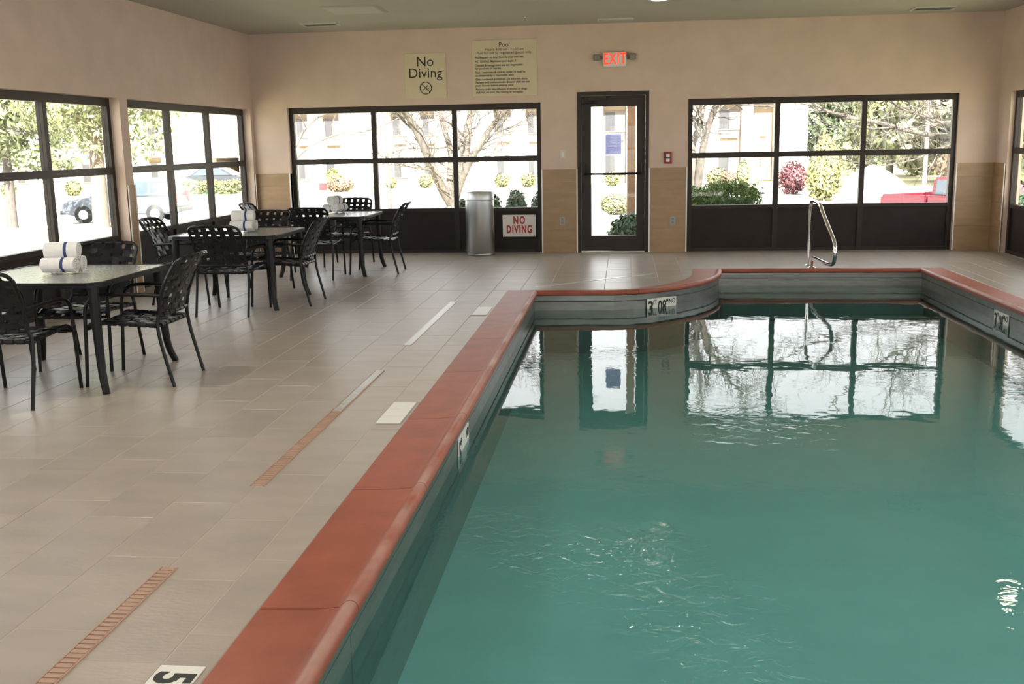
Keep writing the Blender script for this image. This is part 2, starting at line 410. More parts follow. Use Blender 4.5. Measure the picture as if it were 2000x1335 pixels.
# ------------------------------------------------------------------ door
door = tag(empty('door_1'), kind='structure')
def dbox(name, x0, x1, z0, z1, y0, y1, m, par=door, bev=0):
    mb = MB(); (mb.bbox(x0, y0, z0, x1, y1, z1, bev) if bev else mb.box(x0, y0, z0, x1, y1, z1)); return mb.build(name, m, par)
dbox('jamb', -.655, -.605, 0, 2.225, YB-.01, YB+.12, 'bronze'); dbox('jamb', .288, .338, 0, 2.225, YB-.01, YB+.12, 'bronze')
dbox('door_head', -.605, .288, 2.17, 2.225, YB-.01, YB+.12, 'bronze')
dbox('threshold', -.605, .288, 0, .015, YB, YB+.12, 'steel')
leaf = tag(empty('door_leaf'), None); leaf.parent = door
YD0, YD1 = YB+.03, YB+.075
dbox('stile', -.603, -.463, .018, 2.168, YD0, YD1, 'bronze', leaf); dbox('stile', .168, .286, .018, 2.168, YD0, YD1, 'bronze', leaf)
dbox('top_rail', -.463, .168, 2.022, 2.168, YD0, YD1, 'bronze', leaf); dbox('bottom_rail', -.463, .168, .018, .232, YD0, YD1, 'bronze', leaf)
dbox('pane', -.463, .168, .232, 2.022, YB+.05, YB+.056, 'window_glass', leaf)
cl = dbox('door_closer', -.50, -.25, 2.105, 2.155, YB-.035, YD0, 'black', door, .008)
MB().tube([(-.42, YB-.02, 2.10), (-.48, YB-.06, 2.075), (-.585, YB-.02, 2.06)], .008, 6).build('closer_arm', 'black', door)
MB().tube([(-.585, YB-.015, 2.06), (-.38, YB-.03, 2.07)], .007, 6).build('closer_arm', 'black', door)
dbox('latch_plate', -.235, -.175, 2.05, 2.065, YD0-.006, YD0, 'black')
MB().tube(smooth_path([(-.575, YB-.045, 1.105), (-.2, YB-.05, 1.10), (.25, YB-.045, 1.105)], 4), .016, 10).build('push_bar', 'frame_black', door)
for x in (-.575, .25):
    dbox('bar_bracket', x-.018, x+.018, 1.08, 1.25, YB-.06, YD0, 'frame_black', door, .006)
nb = MB().box(-.265, YB+.058, 1.365, -.045, YB+.060, 1.645).build('notice', 'notice_blue')
tag(nb, 'pale blue paper notice taped to the door glass', 'notice')
for k in range(7):       # white scribbled lettering on the notice
    z = 1.62-.04*k; pts = [(-.25+.19*t/14+.0, YB+.0575, z+random.uniform(-.012, .012)) for t in range(15)]
    MB().tube(pts, .0038, 4).build('lettering', 'notice_white', nb)

# ------------------------------------------------------------------ pool outline
ZWL = -.165
corner_pts = [((-.88, .7), 1), ((-.89, 10.52), 1), ((-.10, 10.535), 0), ((.18, 10.62), 0), ((.43, 10.79), 0), ((.71, 11.08), 0), ((.955, 11.47), 0), ((1.10, 11.92), 0), ((1.15, 12.345), 1), ((3.40, 12.30), 1), ((3.43, 9.2), 0), ((3.43, .7), 1)]
outline = []; iscorner = []
NP = len(corner_pts)
for i in range(NP):
    p = Vector((*corner_pts[i][0], 0)); q = Vector((*corner_pts[(i+1) % NP][0], 0))
    outline.append(p.xy); iscorner.append(corner_pts[i][1])
    if 2 <= i <= 7:        # round the curve
        a = Vector((*corner_pts[i-1][0], 0)); b = Vector((*corner_pts[(i+2) % NP][0], 0))
        if i == 2: a = p-(q-p)*.8
        if i == 7: b = q+(q-p)*.6
        for k in (1, 2, 3):
            t = k/4
            outline.append((.5*((2*p)+(-a+q)*t+(2*a-5*p+4*q-b)*t*t+(-a+3*p-3*q+b)*t**3)).xy); iscorner.append(0)
NO = len(outline)
def lnorm(d): return Vector((-d.y, d.x))
normals = []
for i in range(NO):
    d1 = (outline[i]-outline[i-1]).normalized(); d2 = (outline[(i+1) % NO]-outline[i]).normalized()
    n1, n2 = lnorm(d1), lnorm(d2); normals.append((n1+n2)/(1+n1.dot(n2)))
def off(o): return [outline[i]+normals[i]*o for i in range(NO)]
runs = []; ci = [i for i in range(NO) if iscorner[i]]
for a, b in zip(ci, ci[1:]+[ci[0]+NO]): runs.append([k % NO for k in range(a, b+1)])
def run_pieces(run, length, gap):
    P = [outline[k] for k in run]; Nn = [normals[k] for k in run]
    s = [0]
    for k in range(1, len(P)): s.append(s[-1]+(P[k]-P[k-1]).length)
    T = s[-1]; n = max(1, round(T/length)); out = []
    def interp(x):
        for k in range(1, len(s)):
            if x <= s[k]+1e-6:
                t = (x-s[k-1])/(s[k]-s[k-1]); return P[k-1].lerp(P[k], t), Nn[k-1].lerp(Nn[k], t)
        return P[-1], Nn[-1]
    # end normals are mitres: keep them only at the very ends
    for j in range(n):
        a, b = T*j/n+(gap/2 if j else 0), T*(j+1)/n-(gap/2 if j < n-1 else 0)
        xs = [a]+[x for x in s if a+.02 < x < b-.02]+[b]
        pc = []
        for x in xs:
            p, nn = interp(x)
            if len(run) == 2 or True:
                # straight part normal away from mitred ends
                if 1e-6 < x < T-1e-6:
                    k = max(k for k in range(len(s)-1) if s[k] <= x+1e-9) if x < T else len(s)-2
                    if (s[k] == 0 and iscorner[run[0]]) or (s[k+1] == T and iscorner[run[-1]]):
                        nn = lnorm((P[k+1]-P[k]).normalized()) if (len(P) == 2 or not (0 < k < len(P)-2)) else nn
            pc.append((p, nn))
        out.append(pc)
    return out
def sweep(pc, prof):
    m = len(prof); v = []; f = []
    for p, nn in pc:
        for o, z in prof: q = p+nn*o; v.append((q.x, q.y, z))
    for i in range(len(pc)-1):
        for k in range(m): f.append((i*m+k, (i+1)*m+k, (i+1)*m+(k+1) % m, i*m+(k+1) % m))
    f += [tuple(range(m)), tuple((len(pc)-1)*m+k for k in range(m-1,-1,-1))]
    return MB().add(v, f)
pool = tag(empty('swimming_pool', (0, 0, 0)), 'indoor swimming pool with red tiled coping and steel walls set into the deck', 'pool')
CW = .345
cop = [(CW, -.010), (CW, .005), (.16, .011), (.085, .018), (.068, .020), (.058, .030), (.040, .043), (.024, .046), (.010, .040), (.002, .026), (0, .012), (.004, -.002), (.018, -.010)]
for r in runs:
    for pc in run_pieces(r, 1.25, .005):
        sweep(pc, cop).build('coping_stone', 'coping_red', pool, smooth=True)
for r in runs:
    for pc in run_pieces(r, 2.4, .004):
        sweep(pc, [(.040, -.068), (.040, -.012), (.030, -.012), (.030, -.068)]).build('gutter_strip', 'pool_steel', pool)
        sweep(pc, [(.040, -.64), (.040, -.078), (.034, -.078), (.034, -.64)]).build('wall_panel', 'pool_steel', pool)
    for pc in run_pieces(r, 30, 0):
        sweep(pc, [(.0409, -.079), (.0409, -.067), (.0395, -.067), (.0395, -.079)]).build('seam_strip', 'car_trim', pool)
        sweep(pc, [(.10, -.72), (.10, -.011), (.041, -.011), (.041, -.72)]).build('shell_wall', 'pool_under', pool)
def ngon(pts, z):
    bm = bmesh.new(); vs = [bm.verts.new((p[0], p[1], z)) for p in pts]; f = bm.faces.new(vs); f.normal_update()
    bmesh.ops.triangulate(bm, faces=[f]); return bm
def bm_obj(name, bm, m, parent=None):
    bmesh.ops.recalc_face_normals(bm, faces=bm.faces[:])
    me = bpy.data.meshes.new(name); bm.to_mesh(me); bm.free(); me.materials.append(M[m]); return link(name, me, parent)
bm = ngon(off(.036), -.62)
g = bmesh.ops.extrude_face_region(bm, geom=bm.faces[:]); bmesh.ops.translate(bm, verts=[e for e in g['geom'] if isinstance(e, bmesh.types.BMVert)], vec=(0, 0, -.08))
bm_obj('pool_floor', bm, 'pool_plaster', pool)
bm = ngon(off(.0335), ZWL); 
for f in bm.faces:
    if f.normal.z < 0: f.normal_flip()
me = bpy.data.meshes.new('water'); bm.to_mesh(me); bm.free(); me.materials.append(M['pool_water'])
tag(link('pool_water', me), 'still teal water filling the pool and mirroring the windows', 'water', kind='stuff')
# steps in the alcove
def arc_step(z, y0, bow, name):
    pts = [(1.14, 12.30)]+[(1.14+2.24*k/14, y0+bow*math.sin(PI*k/14)*-1) for k in range(15)]+[(3.38, 12.26)]
    pts = [(p[0], p[1]) for p in pts]
    MB().prism(pts, -.62, z).build(name, 'pool_plaster', pool)
    MB().tube([(p[0], p[1], z+.004) for p in pts[1:-1]], .014, 6).build('step_nosing', 'black', pool)
arc_step(-.30, 12.0, .0, 'pool_step'); arc_step(-.46, 11.75, .12, 'pool_step')

r = tag(empty('added_pool_lamp', (1.3, .672, -.42)), 'added unseen underwater lamp at the end wall of the pool', 'added pool lamp')  # unseen lamp added to brighten the near water
o = MB().lathe([(.10, .0), (.14, .0), (.14, .02), (.125, .03), (.10, .02)], 28).build('bezel', 'chrome', r, True); o.rotation_euler.x = -PI/2
o = MB().lathe([(0, .016), (.06, .014), (.10, .004)], 24).build('lens', 'lens', r, True); o.rotation_euler.x = -PI/2
ld = bpy.data.lights.new('lamp', 'AREA'); ld.shape = 'DISK'; ld.size = .2; ld.energy = 13; ld.color = (.86, 1, .97)
o = link('lamp', ld, r, (0, .04, 0)); o.rotation_euler.x = PI/2
# depth markers on the pool wall and on the deck
def wall_marker(p0, dirv, words, label):
    """three white tiles along dirv (towards reader's right), facing the pool"""
    root = empty('depth_marker', (0, 0, 0)); tag(root, label, 'depth marker')
    d = Vector((*dirv, 0)).normalized(); n = Vector((d.y, -d.x, 0)); u = Vector((0, 0, 1))
    mtx = Matrix((d, u, n)).transposed().to_4x4()
    root.matrix_world = Matrix.Translation(Vector((*p0, ZWL+.015))) @ mtx
    for k in range(3):
        MB().box(.124*k, -.085, 0, .124*k+.122, .085, .006).build('tile', 'marker_white', root)
    for txt, size, x, y, sx, bold in words:
        o = link('lettering', text_mesh(txt, size, 'black_print', bold, sx), root, (x, y, .0068))
    return root
W3 = [('3', .175, .045, -.012, .9, .004), ('FT', .055, .098, .045, .75, .001), ('08', .175, .19, -.012, .62, .004), ('M', .05, .255, .05, .8, .001), ('NO', .075, .315, .04, .7, .001)]
wall_marker((.235, 10.672), (.37, .25), W3, 'white depth marker tiles reading 3 FT on the curved pool wall')
wall_marker((3.457, 9.98), (-.002, -1), W3, 'white depth marker tiles reading 3 FT on the straight wall opposite the tables')
wall_marker((-.916, 5.45), (0.0, 1), [('5', .175, .045, -.012, .9, .004), ('FT', .055, .098, .045, .75, .001), ('NO', .075, .315, .04, .7, .001)], 'white depth marker tiles low on the pool wall below the long coping')
def deck_marker(y1, txt, label):
    root = empty('deck_marker', (-1.322, y1-.24, .0035)); tag(root, label, 'depth marker', 'white marker tiles set in the deck')
    for k in range(3): MB().box(-.070, -.238+.16*k, 0, .070, -.081+.16*k, .004).build('tile', 'marker_white', root)
    for t, y, s in txt:
        o = link('lettering', text_mesh(t, s, 'black_print', .005, .9), root, (-.004, y, .0048)); o.rotation_euler.z = -PI/2
deck_marker(2.755, [('5', .165, .165), ('FT', .02, .09)], 'white deck tile with a black number 5 beside the red coping')
deck_marker(5.99, [], 'blank white deck tiles beside the coping, next to the long drain')
deck_marker(9.72, [], 'blank white deck tiles beside the coping near the inner pool corner')

# ------------------------------------------------------------------ floor: grout bed and separate tiles
bm = bmesh.new()
def loop(pts):
    vs = [bm.verts.new((p[0], p[1], .0006)) for p in pts]
    for i in range(len(vs)): bm.edges.new((vs[i], vs[(i+1) % len(vs)]))
loop([(XL-WT, YF-WT), (XR+WT, YF-WT), (XR+WT, YB+WT), (XL-WT, YB+WT)]); loop(off(.12))
bmesh.ops.triangle_fill(bm, use_beauty=True, use_dissolve=False, edges=bm.edges[:])
for f in bm.faces:
    f.normal_update()
    if f.normal.z < 0: f.normal_flip()
me = bpy.data.meshes.new('floor'); bm.to_mesh(me); bm.free(); me.materials.append(M['grout'])
floor = tag(link('floor', me), kind='structure')
XO = -.885-CW; YP = 10.525+CW; YFAR = 12.345+CW; XRO = 3.43+CW; YN = .7-CW
oc = off(CW)
curve_hp = [(oc[i], oc[(i+1) % NO]) for i in range(NO) if not iscorner[i] and 2 <= i < NO-3 and outline[i].x < 1.2 and outline[i].y > 10.5]
def clip(poly, a, b):          # keep the left-hand side of a->b
    out = []; n = len(poly); e = b-a
    f = lambda p: e.x*(p.y-a.y)-e.y*(p.x-a.x)
    for i in range(n):
        p, q = poly[i], poly[(i+1) % n]; fp, fq = f(p), f(q)
        if fp >= 0: out.append(p)
        if fp*fq < 0: out.append(p.lerp(q, fp/(fp-fq)))
    return out
V2 = lambda x, y: Vector((x, y))
def hp(axis, val, side):
    if axis == 'X': return (V2(val, 0), V2(val, 1)) if side < 0 else (V2(val, 1), V2(val, 0))
    return (V2(1, val), V2(0, val)) if side < 0 else (V2(0, val), V2(1, val))
regions = [[hp('X', XO, -1), hp('Y', YP, -1)], [hp('Y', YP, 1), hp('Y', YFAR, -1)]+curve_hp+[hp('X', 1.15-CW, -1)],
           [hp('Y', YFAR, 1)], [hp('X', XRO, 1), hp('Y', YFAR, -1)], [hp('Y', YN, -1), hp('X', XO, 1), hp('X', XRO, -1)]]
TWX, TLY, GAP = .2965, .607, .0035
pieces = []
nx0 = math.floor((XL+1.397)/TWX); nx1 = math.ceil((XR+1.397)/TWX)
for ix in range(nx0, nx1):
    x0 = -1.397+ix*TWX; x1 = x0+TWX
    ph = {0: .345, 1: .54}.get((ix+1) % 2, 0)+(ix % 3)*.0
    yy = ph-TLY*6
    while yy < YB:
        y0, y1 = max(yy, YF), min(yy+TLY, YB+.001)
        if y1-y0 > .03 and min(x1, XR)-max(x0, XL) > .03:
            base = [V2(max(x0, XL), y0), V2(min(x1, XR), y0), V2(min(x1, XR), y1), V2(max(x0, XL), y1)]
            for rg in regions:
                pl = base
                for a, b in rg:
                    pl = clip(pl, a, b)
                    if len(pl) < 3: break
                if len(pl) < 3: continue
                ar = abs(sum(pl[i].x*pl[(i+1) % len(pl)].y-pl[(i+1) % len(pl)].x*pl[i].y for i in range(len(pl))))/2
                if ar < .004: continue
                pieces.append((pl, ar))
        yy += TLY
def shrink(pl):
    c = sum(pl, V2(0, 0))/len(pl); out = []
    for p in pl:
        d = p-c; out.append(c+V2(d.x-math.copysign(min(GAP/2, abs(d.x)), d.x), d.y-math.copysign(min(GAP/2, abs(d.y)), d.y)))
    return out
def view_area(pl, ar):
    c = sum(pl, V2(0, 0))/len(pl); z = depth_of((c.x, c.y, 0))
    if z < .3: return 0
    d = Vector((c.x, c.y, 0))-CAM; u = FPX*d.dot(R2)/z; v = -FPX*d.dot(U2)/z
    return ar*H/z**3 if abs(u) < 1060 and abs(v) < 720 else 0
pieces.sort(key=lambda q: -view_area(*q))
full = {}
rest = MB()
for k, (pl, ar) in enumerate(pieces):
    s = shrink(pl); c = sum(s, V2(0, 0))/len(s); loc = [(p.x-c.x, p.y-c.y) for p in s]
    if k < 300:
        key = tuple((round(a, 3), round(b, 3)) for a, b in loc)
        if key not in full:
            ins = [(a-math.copysign(.002, a), b-math.copysign(.002, b)) for a, b in loc]; n = len(loc)
            v = [(a, b, -.006) for a, b in loc]+[(a, b, .0005) for a, b in loc]+[(a, b, .002) for a, b in ins]
            f = [(i, (i+1) % n, n+(i+1) % n, n+i) for i in range(n)]+[(n+i, n+(i+1) % n, 2*n+(i+1) % n, 2*n+i) for i in range(n)]+[tuple(range(2*n, 3*n))]
            full[key] = MB().add(v, f).mesh('tile', 'floor_tile')
        link('tile', full[key], floor, (c.x, c.y, random.uniform(-.0004, .0004)))
    else:
        rest.prism([(p.x, p.y) for p in s], -.006, .002)
tag(rest.build('far_tiles', 'floor_tile', floor), kind='stuff')
# linear drains and the slanting joint strip
def drain(y0, y1, label):
    root = tag(empty('linear_drain', (-1.689, (y0+y1)/2, 0)), label, 'drain')
    L = (y1-y0)/2; wd = .030
    for s in (-1, 1): MB().box(s*wd-.002, -L, 0, s*wd+.002, L, .0072).build('edge_bar', 'steel_and_sheen' if y0 > 7 else 'drain_tan', root)
    MB().box(-wd, -L, .0, wd, L, .003).build('tray', 'drain_pale', root)
    n = int((y1-y0)/.03); bars = [MB().box(-wd+.004, -.0105, .003, wd-.004, .0105, .007).mesh('slat', q) for q in ('drain_tan', 'steel_and_sheen')]
    for k in range(n): y = -L+(k+.5)*(y1-y0)/n; link('slat', bars[(y0+y1)/2+y > 5.75], root, (0, y, 0))  # far slats coloured metallic for the window reflection on them
drain(2.2, 3.475, 'tan slotted floor drain strip ending beside the number 5 tile')
drain(4.415, 6.875, 'long slotted floor drain strip beside the middle of the red coping')
drain(7.80, 10.05, 'slotted floor drain strip with painted sheen leading towards the inner pool corner')
j0, j1 = Vector((-.99, 11.08, .004)), Vector((.33, 12.22, .004)); dj = (j1-j0).normalized(); nj = Vector((-dj.y, dj.x, 0))*.012
o = MB().add([j0-nj, j1-nj, j1+nj, j0+nj, *[p+Vector((0, 0, .004)) for p in (j0-nj, j1-nj, j1+nj, j0+nj)]], [(3, 2, 1, 0), (4, 5, 6, 7), (0, 1, 5, 4), (1, 2, 6, 5), (2, 3, 7, 6), (3, 0, 4, 7)]).build('joint_strip', 'steel_and_sheen')
o.location.z = -.002
tag(o, 'thin steel joint strip running slantwise across the deck tiles', 'strip')

# ------------------------------------------------------------------ ceiling fittings
def can_light(x, y, watts):
    r = tag(empty('recessed_light', (x, y, ZC)), 'round recessed ceiling light with warm glowing lens', 'ceiling light', 'recessed ceiling lights over the pool')
    MB().lathe([(.085, -.001), (.125, -.001), (.125, -.012), (.115, -.016), (.085, -.010), (.085, -.001)], 28).build('trim_ring', 'vent_white', r, True)
    MB().lathe([(0, -.004), (.084, -.006), (.084, -.001)], 24).build('lens', 'lamp_glow', r, True)
    if watts:
        ld = bpy.data.lights.new('lamp', 'AREA'); ld.shape = 'DISK'; ld.size = .16; ld.energy = watts; ld.color = (1, .91, .82)
        link('lamp', ld, r, (0, 0, -.02))
for x, y, wt in [(.39, 12.42, 0), (4.19, 11.06, 0)]+[(x, y, 17) for y in (1.2, 3.8, 6.4) for x in (-3.4, .4, 4.2)]: can_light(x, y, wt)  # rows with watts are unseen lights added to brighten the near end
def register(x, y, wx, wy, n, label, name='ceiling_vent'):
    r = tag(empty(name, (x, y, ZC)), label, 'vent')
    for a in ((-wx, -wy, wx, -wy+.02), (-wx, wy-.02, wx, wy), (-wx, -wy+.02, -wx+.02, wy-.02), (wx-.02, -wy+.02, wx, wy-.02)):
        MB().box(a[0], a[1], -.018, a[2], a[3], 0).build('frame', 'vent_white', r)
    MB().box(-wx+.02, -wy+.02, -.003, wx-.02, wy-.02, 0).build('duct', 'vent_dark', r)
    sm = MB().add([(-wx+.02, -.012, -.016), (wx-.02, -.012, -.016), (wx-.02, .006, -.004), (-wx+.02, .006, -.004), (-wx+.02, -.012, -.013), (wx-.02, -.012, -.013), (wx-.02, .009, -.004), (-wx+.02, .009, -.004)], [(3, 2, 1, 0), (4, 5, 6, 7), (0, 1, 5, 4), (1, 2, 6, 5), (2, 3, 7, 6), (3, 0, 4, 7)]).mesh('slat', 'plate_gray')
    for k in range(n): link('slat', sm, r, (0, -wy+.035+(2*wy-.07)*k/(n-1), 0))
register(-3.97, 13.75, .24, .14, 6, 'louvred ceiling vent near the corner with the tables')
register(3.88, 14.1, .26, .16, 6, 'louvred ceiling vent above the window by the handrail')
register(-.12, 14.22, .24, .07, 3, 'narrow louvred ceiling vent above the exit sign')
r = tag(empty('access_panel', (-3.17, 12.42, ZC)), 'flat square access panel in the ceiling over the tables', 'panel')
MB().box(-.33, -.33, -.012, .33, .33, 0).build('panel_frame', 'ceiling_paint', r); MB().box(-.30, -.30, -.017, .30, .30, -.012).build('panel_door', 'panel_paint', r)
r = tag(empty('sprinkler_head', (-1.27, 13.7, ZC)), 'small metal sprinkler head on the ceiling', 'sprinkler')
MB().lathe([(0, 0), (.035, 0), (.035, -.006), (0, -.008)], 16).build('escutcheon', 'chrome', r); MB().lathe([(0, -.006), (.012, -.008), (.012, -.035), (.022, -.037), (.022, -.04), (0, -.04)], 12).build('deflector', 'chrome', r)

# ------------------------------------------------------------------ signs and fittings on the back wall
RX = Matrix.Rotation(PI/2, 4, 'X')
def wtext(body, size, x, z, y, m, parent, bold=0, sx=1, align='CENTER', line=1.0, sc_=1.0):
    o = link('lettering', text_mesh(body, size, m, bold, sx, align, line, sc_), parent); o.rotation_euler.x = PI/2
    o.location = (x, y, z); return o
def place(root, x, z, y=YB): root.location = (x, y, z)
s1 = tag(empty('no_diving_sign', (-2.777, YB, 2.494)), 'cream wall plaque reading No Diving with a struck-out swimmer symbol', 'sign')
MB().bbox(-.295, -.012, -.31, .295, -.001, .31, .004).build('plaque', 'sign_cream', s1)
wtext('No', .19, 0, .19, -.0132, 'black_print', s1); wtext('Diving', .19, 0, .035, -.0132, 'black_print', s1)
MB().tube([(.082*math.cos(2*PI*k/32), -.014, -.165+.082*math.sin(2*PI*k/32)) for k in range(32)], .006, 6, closed=True).build('symbol', 'black_print', s1)
MB().tube([(-.056, -.014, -.109), (.056, -.014, -.221)], .006, 6).build('symbol', 'black_print', s1)
MB().tube(smooth_path([(-.05, -.014, -.20), (-.01, -.014, -.165), (.035, -.014, -.125)], 4), .005, 6).build('symbol', 'black_print', s1)
MB().tube([(-.005, -.014, -.16), (.05, -.014, -.168)], .004, 6).build('symbol', 'black_print', s1)
s2 = tag(empty('pool_rules_sign', (-1.658, YB, 2.576)), 'cream wall plaque listing the pool rules in small lines', 'sign')
MB().bbox(-.455, -.012, -.383, .455, -.001, .383, .004).build('plaque', 'sign_cream', s2)
wtext('Pool', .085, 0, .31, -.0132, 'black_print', s2)
wtext('Hours: 6:00 am - 12:00 am', .05, 0, .25, -.0132, 'black_print', s2); wtext('Pool for use by registered guests only.', .05, 0, .205, -.0132, 'black_print', s2)
z = .145
for blk in (['No lifeguard on duty. Swim at your own risk.'], ["NO DIVING. Maximum pool depth 5'"], ['Owners & management are not responsible', 'for accidents or injuries.'],
            ['Non - swimmers & children under 16 must be', 'accompanied by a responsible adult.'], ['Glass containers prohibited. Do not swim alone.', 'Persons with communicable diseases shall not use', 'pool. Shower before entering pool.'],
            ['Persons under the influence of alcohol or drugs', 'shall not use pool. No running or horseplay.']):
    for ln in blk: wtext(ln, .0435, -.41, z, -.0132, 'black_print', s2, .0004, .86, 'LEFT'); z -= .041
    z -= .012
s3 = tag(empty('no_diving_board', (-1.50, YB+.09, .382)), 'white board with red NO DIVING letters on the dark window panel', 'sign')
MB().bbox(-.238, -.012, -.157, .238, .006, .157, .003).build('board', 'sign_white', s3)
wtext('NO', .15, 0, .075, -.0132, 'red_print', s3, .0065, .66, sc_=1.28); wtext('DIVING', .15, 0, -.055, -.0132, 'red_print', s3, .0065, .60, sc_=1.28)
MB().box(-.045, -.0128, -.131, .045, -.0120, -.125).build('small_print', 'plate_gray', s3)
for a in (-.222, .222):
    for b in (-.142, .142): MB().lathe([(0, 0), (.006, 0), (.006, .004), (0, .004)], 8, (a, 0, 0)).build('screw', 'black', s3); 
for o in s3.children:
    if o.name.startswith('screw'): o.rotation_euler.x = PI/2
for o, b in zip([q for q in s3.children if q.name.startswith('screw')], (-.142, .142, -.142, .142)): o.location = (0, -.012, b)
ex = tag(empty('exit_sign', (-.135, YB, 2.645)), 'lit red exit sign with two emergency lamp heads above the door', 'exit sign')
MB().bbox(-.165, -.06, -.105, .165, 0, .105, .012).build('housing', 'exit_housing', ex)
MB().box(-.150, -.063, -.092, .150, -.06, .092).build('face_plate', 'sign_white', ex)
wtext('EXIT', .215, 0, .002, -.0645, 'exit_red', ex, .004, .64, sc_=1.12)
for s in (-1, 1):
    MB().tube([(s*.165, -.03, .03), (s*.20, -.035, .035)], .016, 8).build('lamp_arm', 'lamp_head', ex)
    MB().bbox(s*.245-.045, -.085, -.01, s*.245+.045, -.01, .075, .014).build('lamp_head', 'lamp_head', ex)
def wall_plate(name, x, z, wd, ht, m, label, cat, detail):
    r = tag(empty(name, (x, YB-(.014 if z < ZW else 0), z)), label, cat)
    MB().bbox(-wd/2, -.008, -ht/2, wd/2, 0, ht/2, .003).build('cover_plate', m, r)
    for (a, b, c, d, mm, th) in detail: MB().bbox(a, -.008-th, b, c, -.007, d, .0015).build('insert', mm, r)
wall_plate('light_switch', -.858, 1.382, .09, .125, 'switch_ivory', 'ivory rocker light switch on the wall beside the door', 'switch', [(-.018, -.035, .018, .035, 'sign_white', .005)])
wall_plate('wall_outlet', -.875, .45, .08, .12, 'plate_gray', 'grey wall outlet beside the door, below the light switch', 'outlet', [(-.018, .008, .018, .04, 'ac_gray', .004), (-.018, -.04, .018, -.008, 'ac_gray', .004)])
wall_plate('wall_outlet', .675, .44, .08, .12, 'plate_gray', 'grey wall outlet below the red fire alarm strobe', 'outlet', [(-.018, .008, .018, .04, 'ac_gray', .004), (-.018, -.04, .018, -.008, 'ac_gray', .004)])
r = tag(empty('fire_alarm_strobe', (.60, YB, 1.31)), 'red fire alarm strobe with clear lens on the wall', 'fire alarm')
MB().bbox(-.055, -.04, -.08, .055, 0, .08, .008).build('housing', 'alarm_red', r)
MB().bbox(-.025, -.065, -.055, .025, -.038, .055, .008).build('strobe_lens', 'lens', r); MB().box(-.03, -.0665, -.008, .03, -.064, .008).build('lens_band', 'black', r)

# ------------------------------------------------------------------ waste bin
r = tag(empty('waste_bin', (-2.02, 14.46, 0)), 'tall round brushed steel waste bin under the window', 'bin')
MB().lathe([(0, 0), (.195, 0), (.2, .006), (.2, .775), (.193, .78)], 48).build('body', 'brushed', r, True)
MB().lathe([(.193, .78), (.203, .782), (.203, .885), (.197, .895), (.150, .895), (.14, .875), (.13, .80), (0, .80)], 48).build('lid', 'brushed', r, True)
MB().lathe([(.2005, .02), (.204, .02), (.204, .035), (.2005, .035)], 48).build('base_band', 'brushed', r, True)

# ------------------------------------------------------------------ pool handrail
r = tag(empty('pool_handrail', (2.25, 12.7, 0)), 'bent chrome handrail standing at the pool steps', 'handrail')
pth = [(0, .20, .0), (0, .20, .3), (0, .20, .62), (0, .17, .745), (0, .06, .80), (0, -.30, .80), (0, -.47, .765), (0, -.62, .70), (0, -1.28, .45), (0, -1.38, .36), (0, -1.37, .26), (0, -1.25, .19), (0, -.95, .165), (0, -.28, .15), (0, -.10, .13), (0, -.04, .07), (0, -.03, .0)]
MB().tube(smooth_path(pth, 6), .0215, 14).build('rail', 'chrome', r, True)
for y in (.20, -.03): MB().lathe([(.022, .02), (.03, .018), (.05, .004), (.05, .001), (.022, .001)], 20, (0, y, .006)).build('floor_flange', 'chrome', r, True)
r.location.y = 12.74

# ------------------------------------------------------------------ chairs
def back_pt(s, t):
    y = -.222+(-.03)*t-.13*t*t; zz = .475+.365*t+.012*t*(1-s*s)
    return Vector((s*(.228+.012*t), y-.045*(1-s*s)*(.4+.6*t), zz))
def seat_pt(s, t):
    y = -.215+.49*t; zz = .405+.03*t-.012*(1-s*s)*math.sin(PI*min(1, t))
    if t > .86: zz -= .9*(t-.86)**1.5
    return Vector((s*(.232+.012*t), y, zz))
def strap_mesh(fn, along, fixed, wd, ncross, phase, nseg, half):
    rows = []
    for k in range(nseg+1):
        q = -half+2*half*k/nseg if along == 's' else k/nseg
        wv = .0042*math.cos(PI*(ncross*(k/nseg))+phase)
        P = (lambda d: fn(q, fixed+d)) if along == 's' else (lambda d: fn(fixed+d, q))
        a, b = P(-wd), P(wd)
        e = .02; t1 = (fn(min(q+e, 1), fixed)-fn(max(q-e, -1), fixed)) if along == 's' else (fn(fixed, q+e)-fn(fixed, q-e))
        n = t1.cross(b-a).normalized()
        if along == 's': n = -n
        rows.append([a+n*(wv+.0011), b+n*(wv+.0011), b+n*(wv-.0011), a+n*(wv-.0011), a+n*(wv+.0011)])
    mb = MB().grid(rows); n = len(rows)-1
    mb.f += [(0, 1, 2, 3), (n*5+3, n*5+2, n*5+1, n*5)]
    for q in ((-1, 1) if along == 's' else (0, 1)):        # the strap's end wrapped round the frame tube
        P = (lambda d: fn(q, fixed+d)) if along == 's' else (lambda d: fn(fixed+d, q))
        mb.tube([P(-wd), P(0), P(wd)], .0152, 7)
    return mb
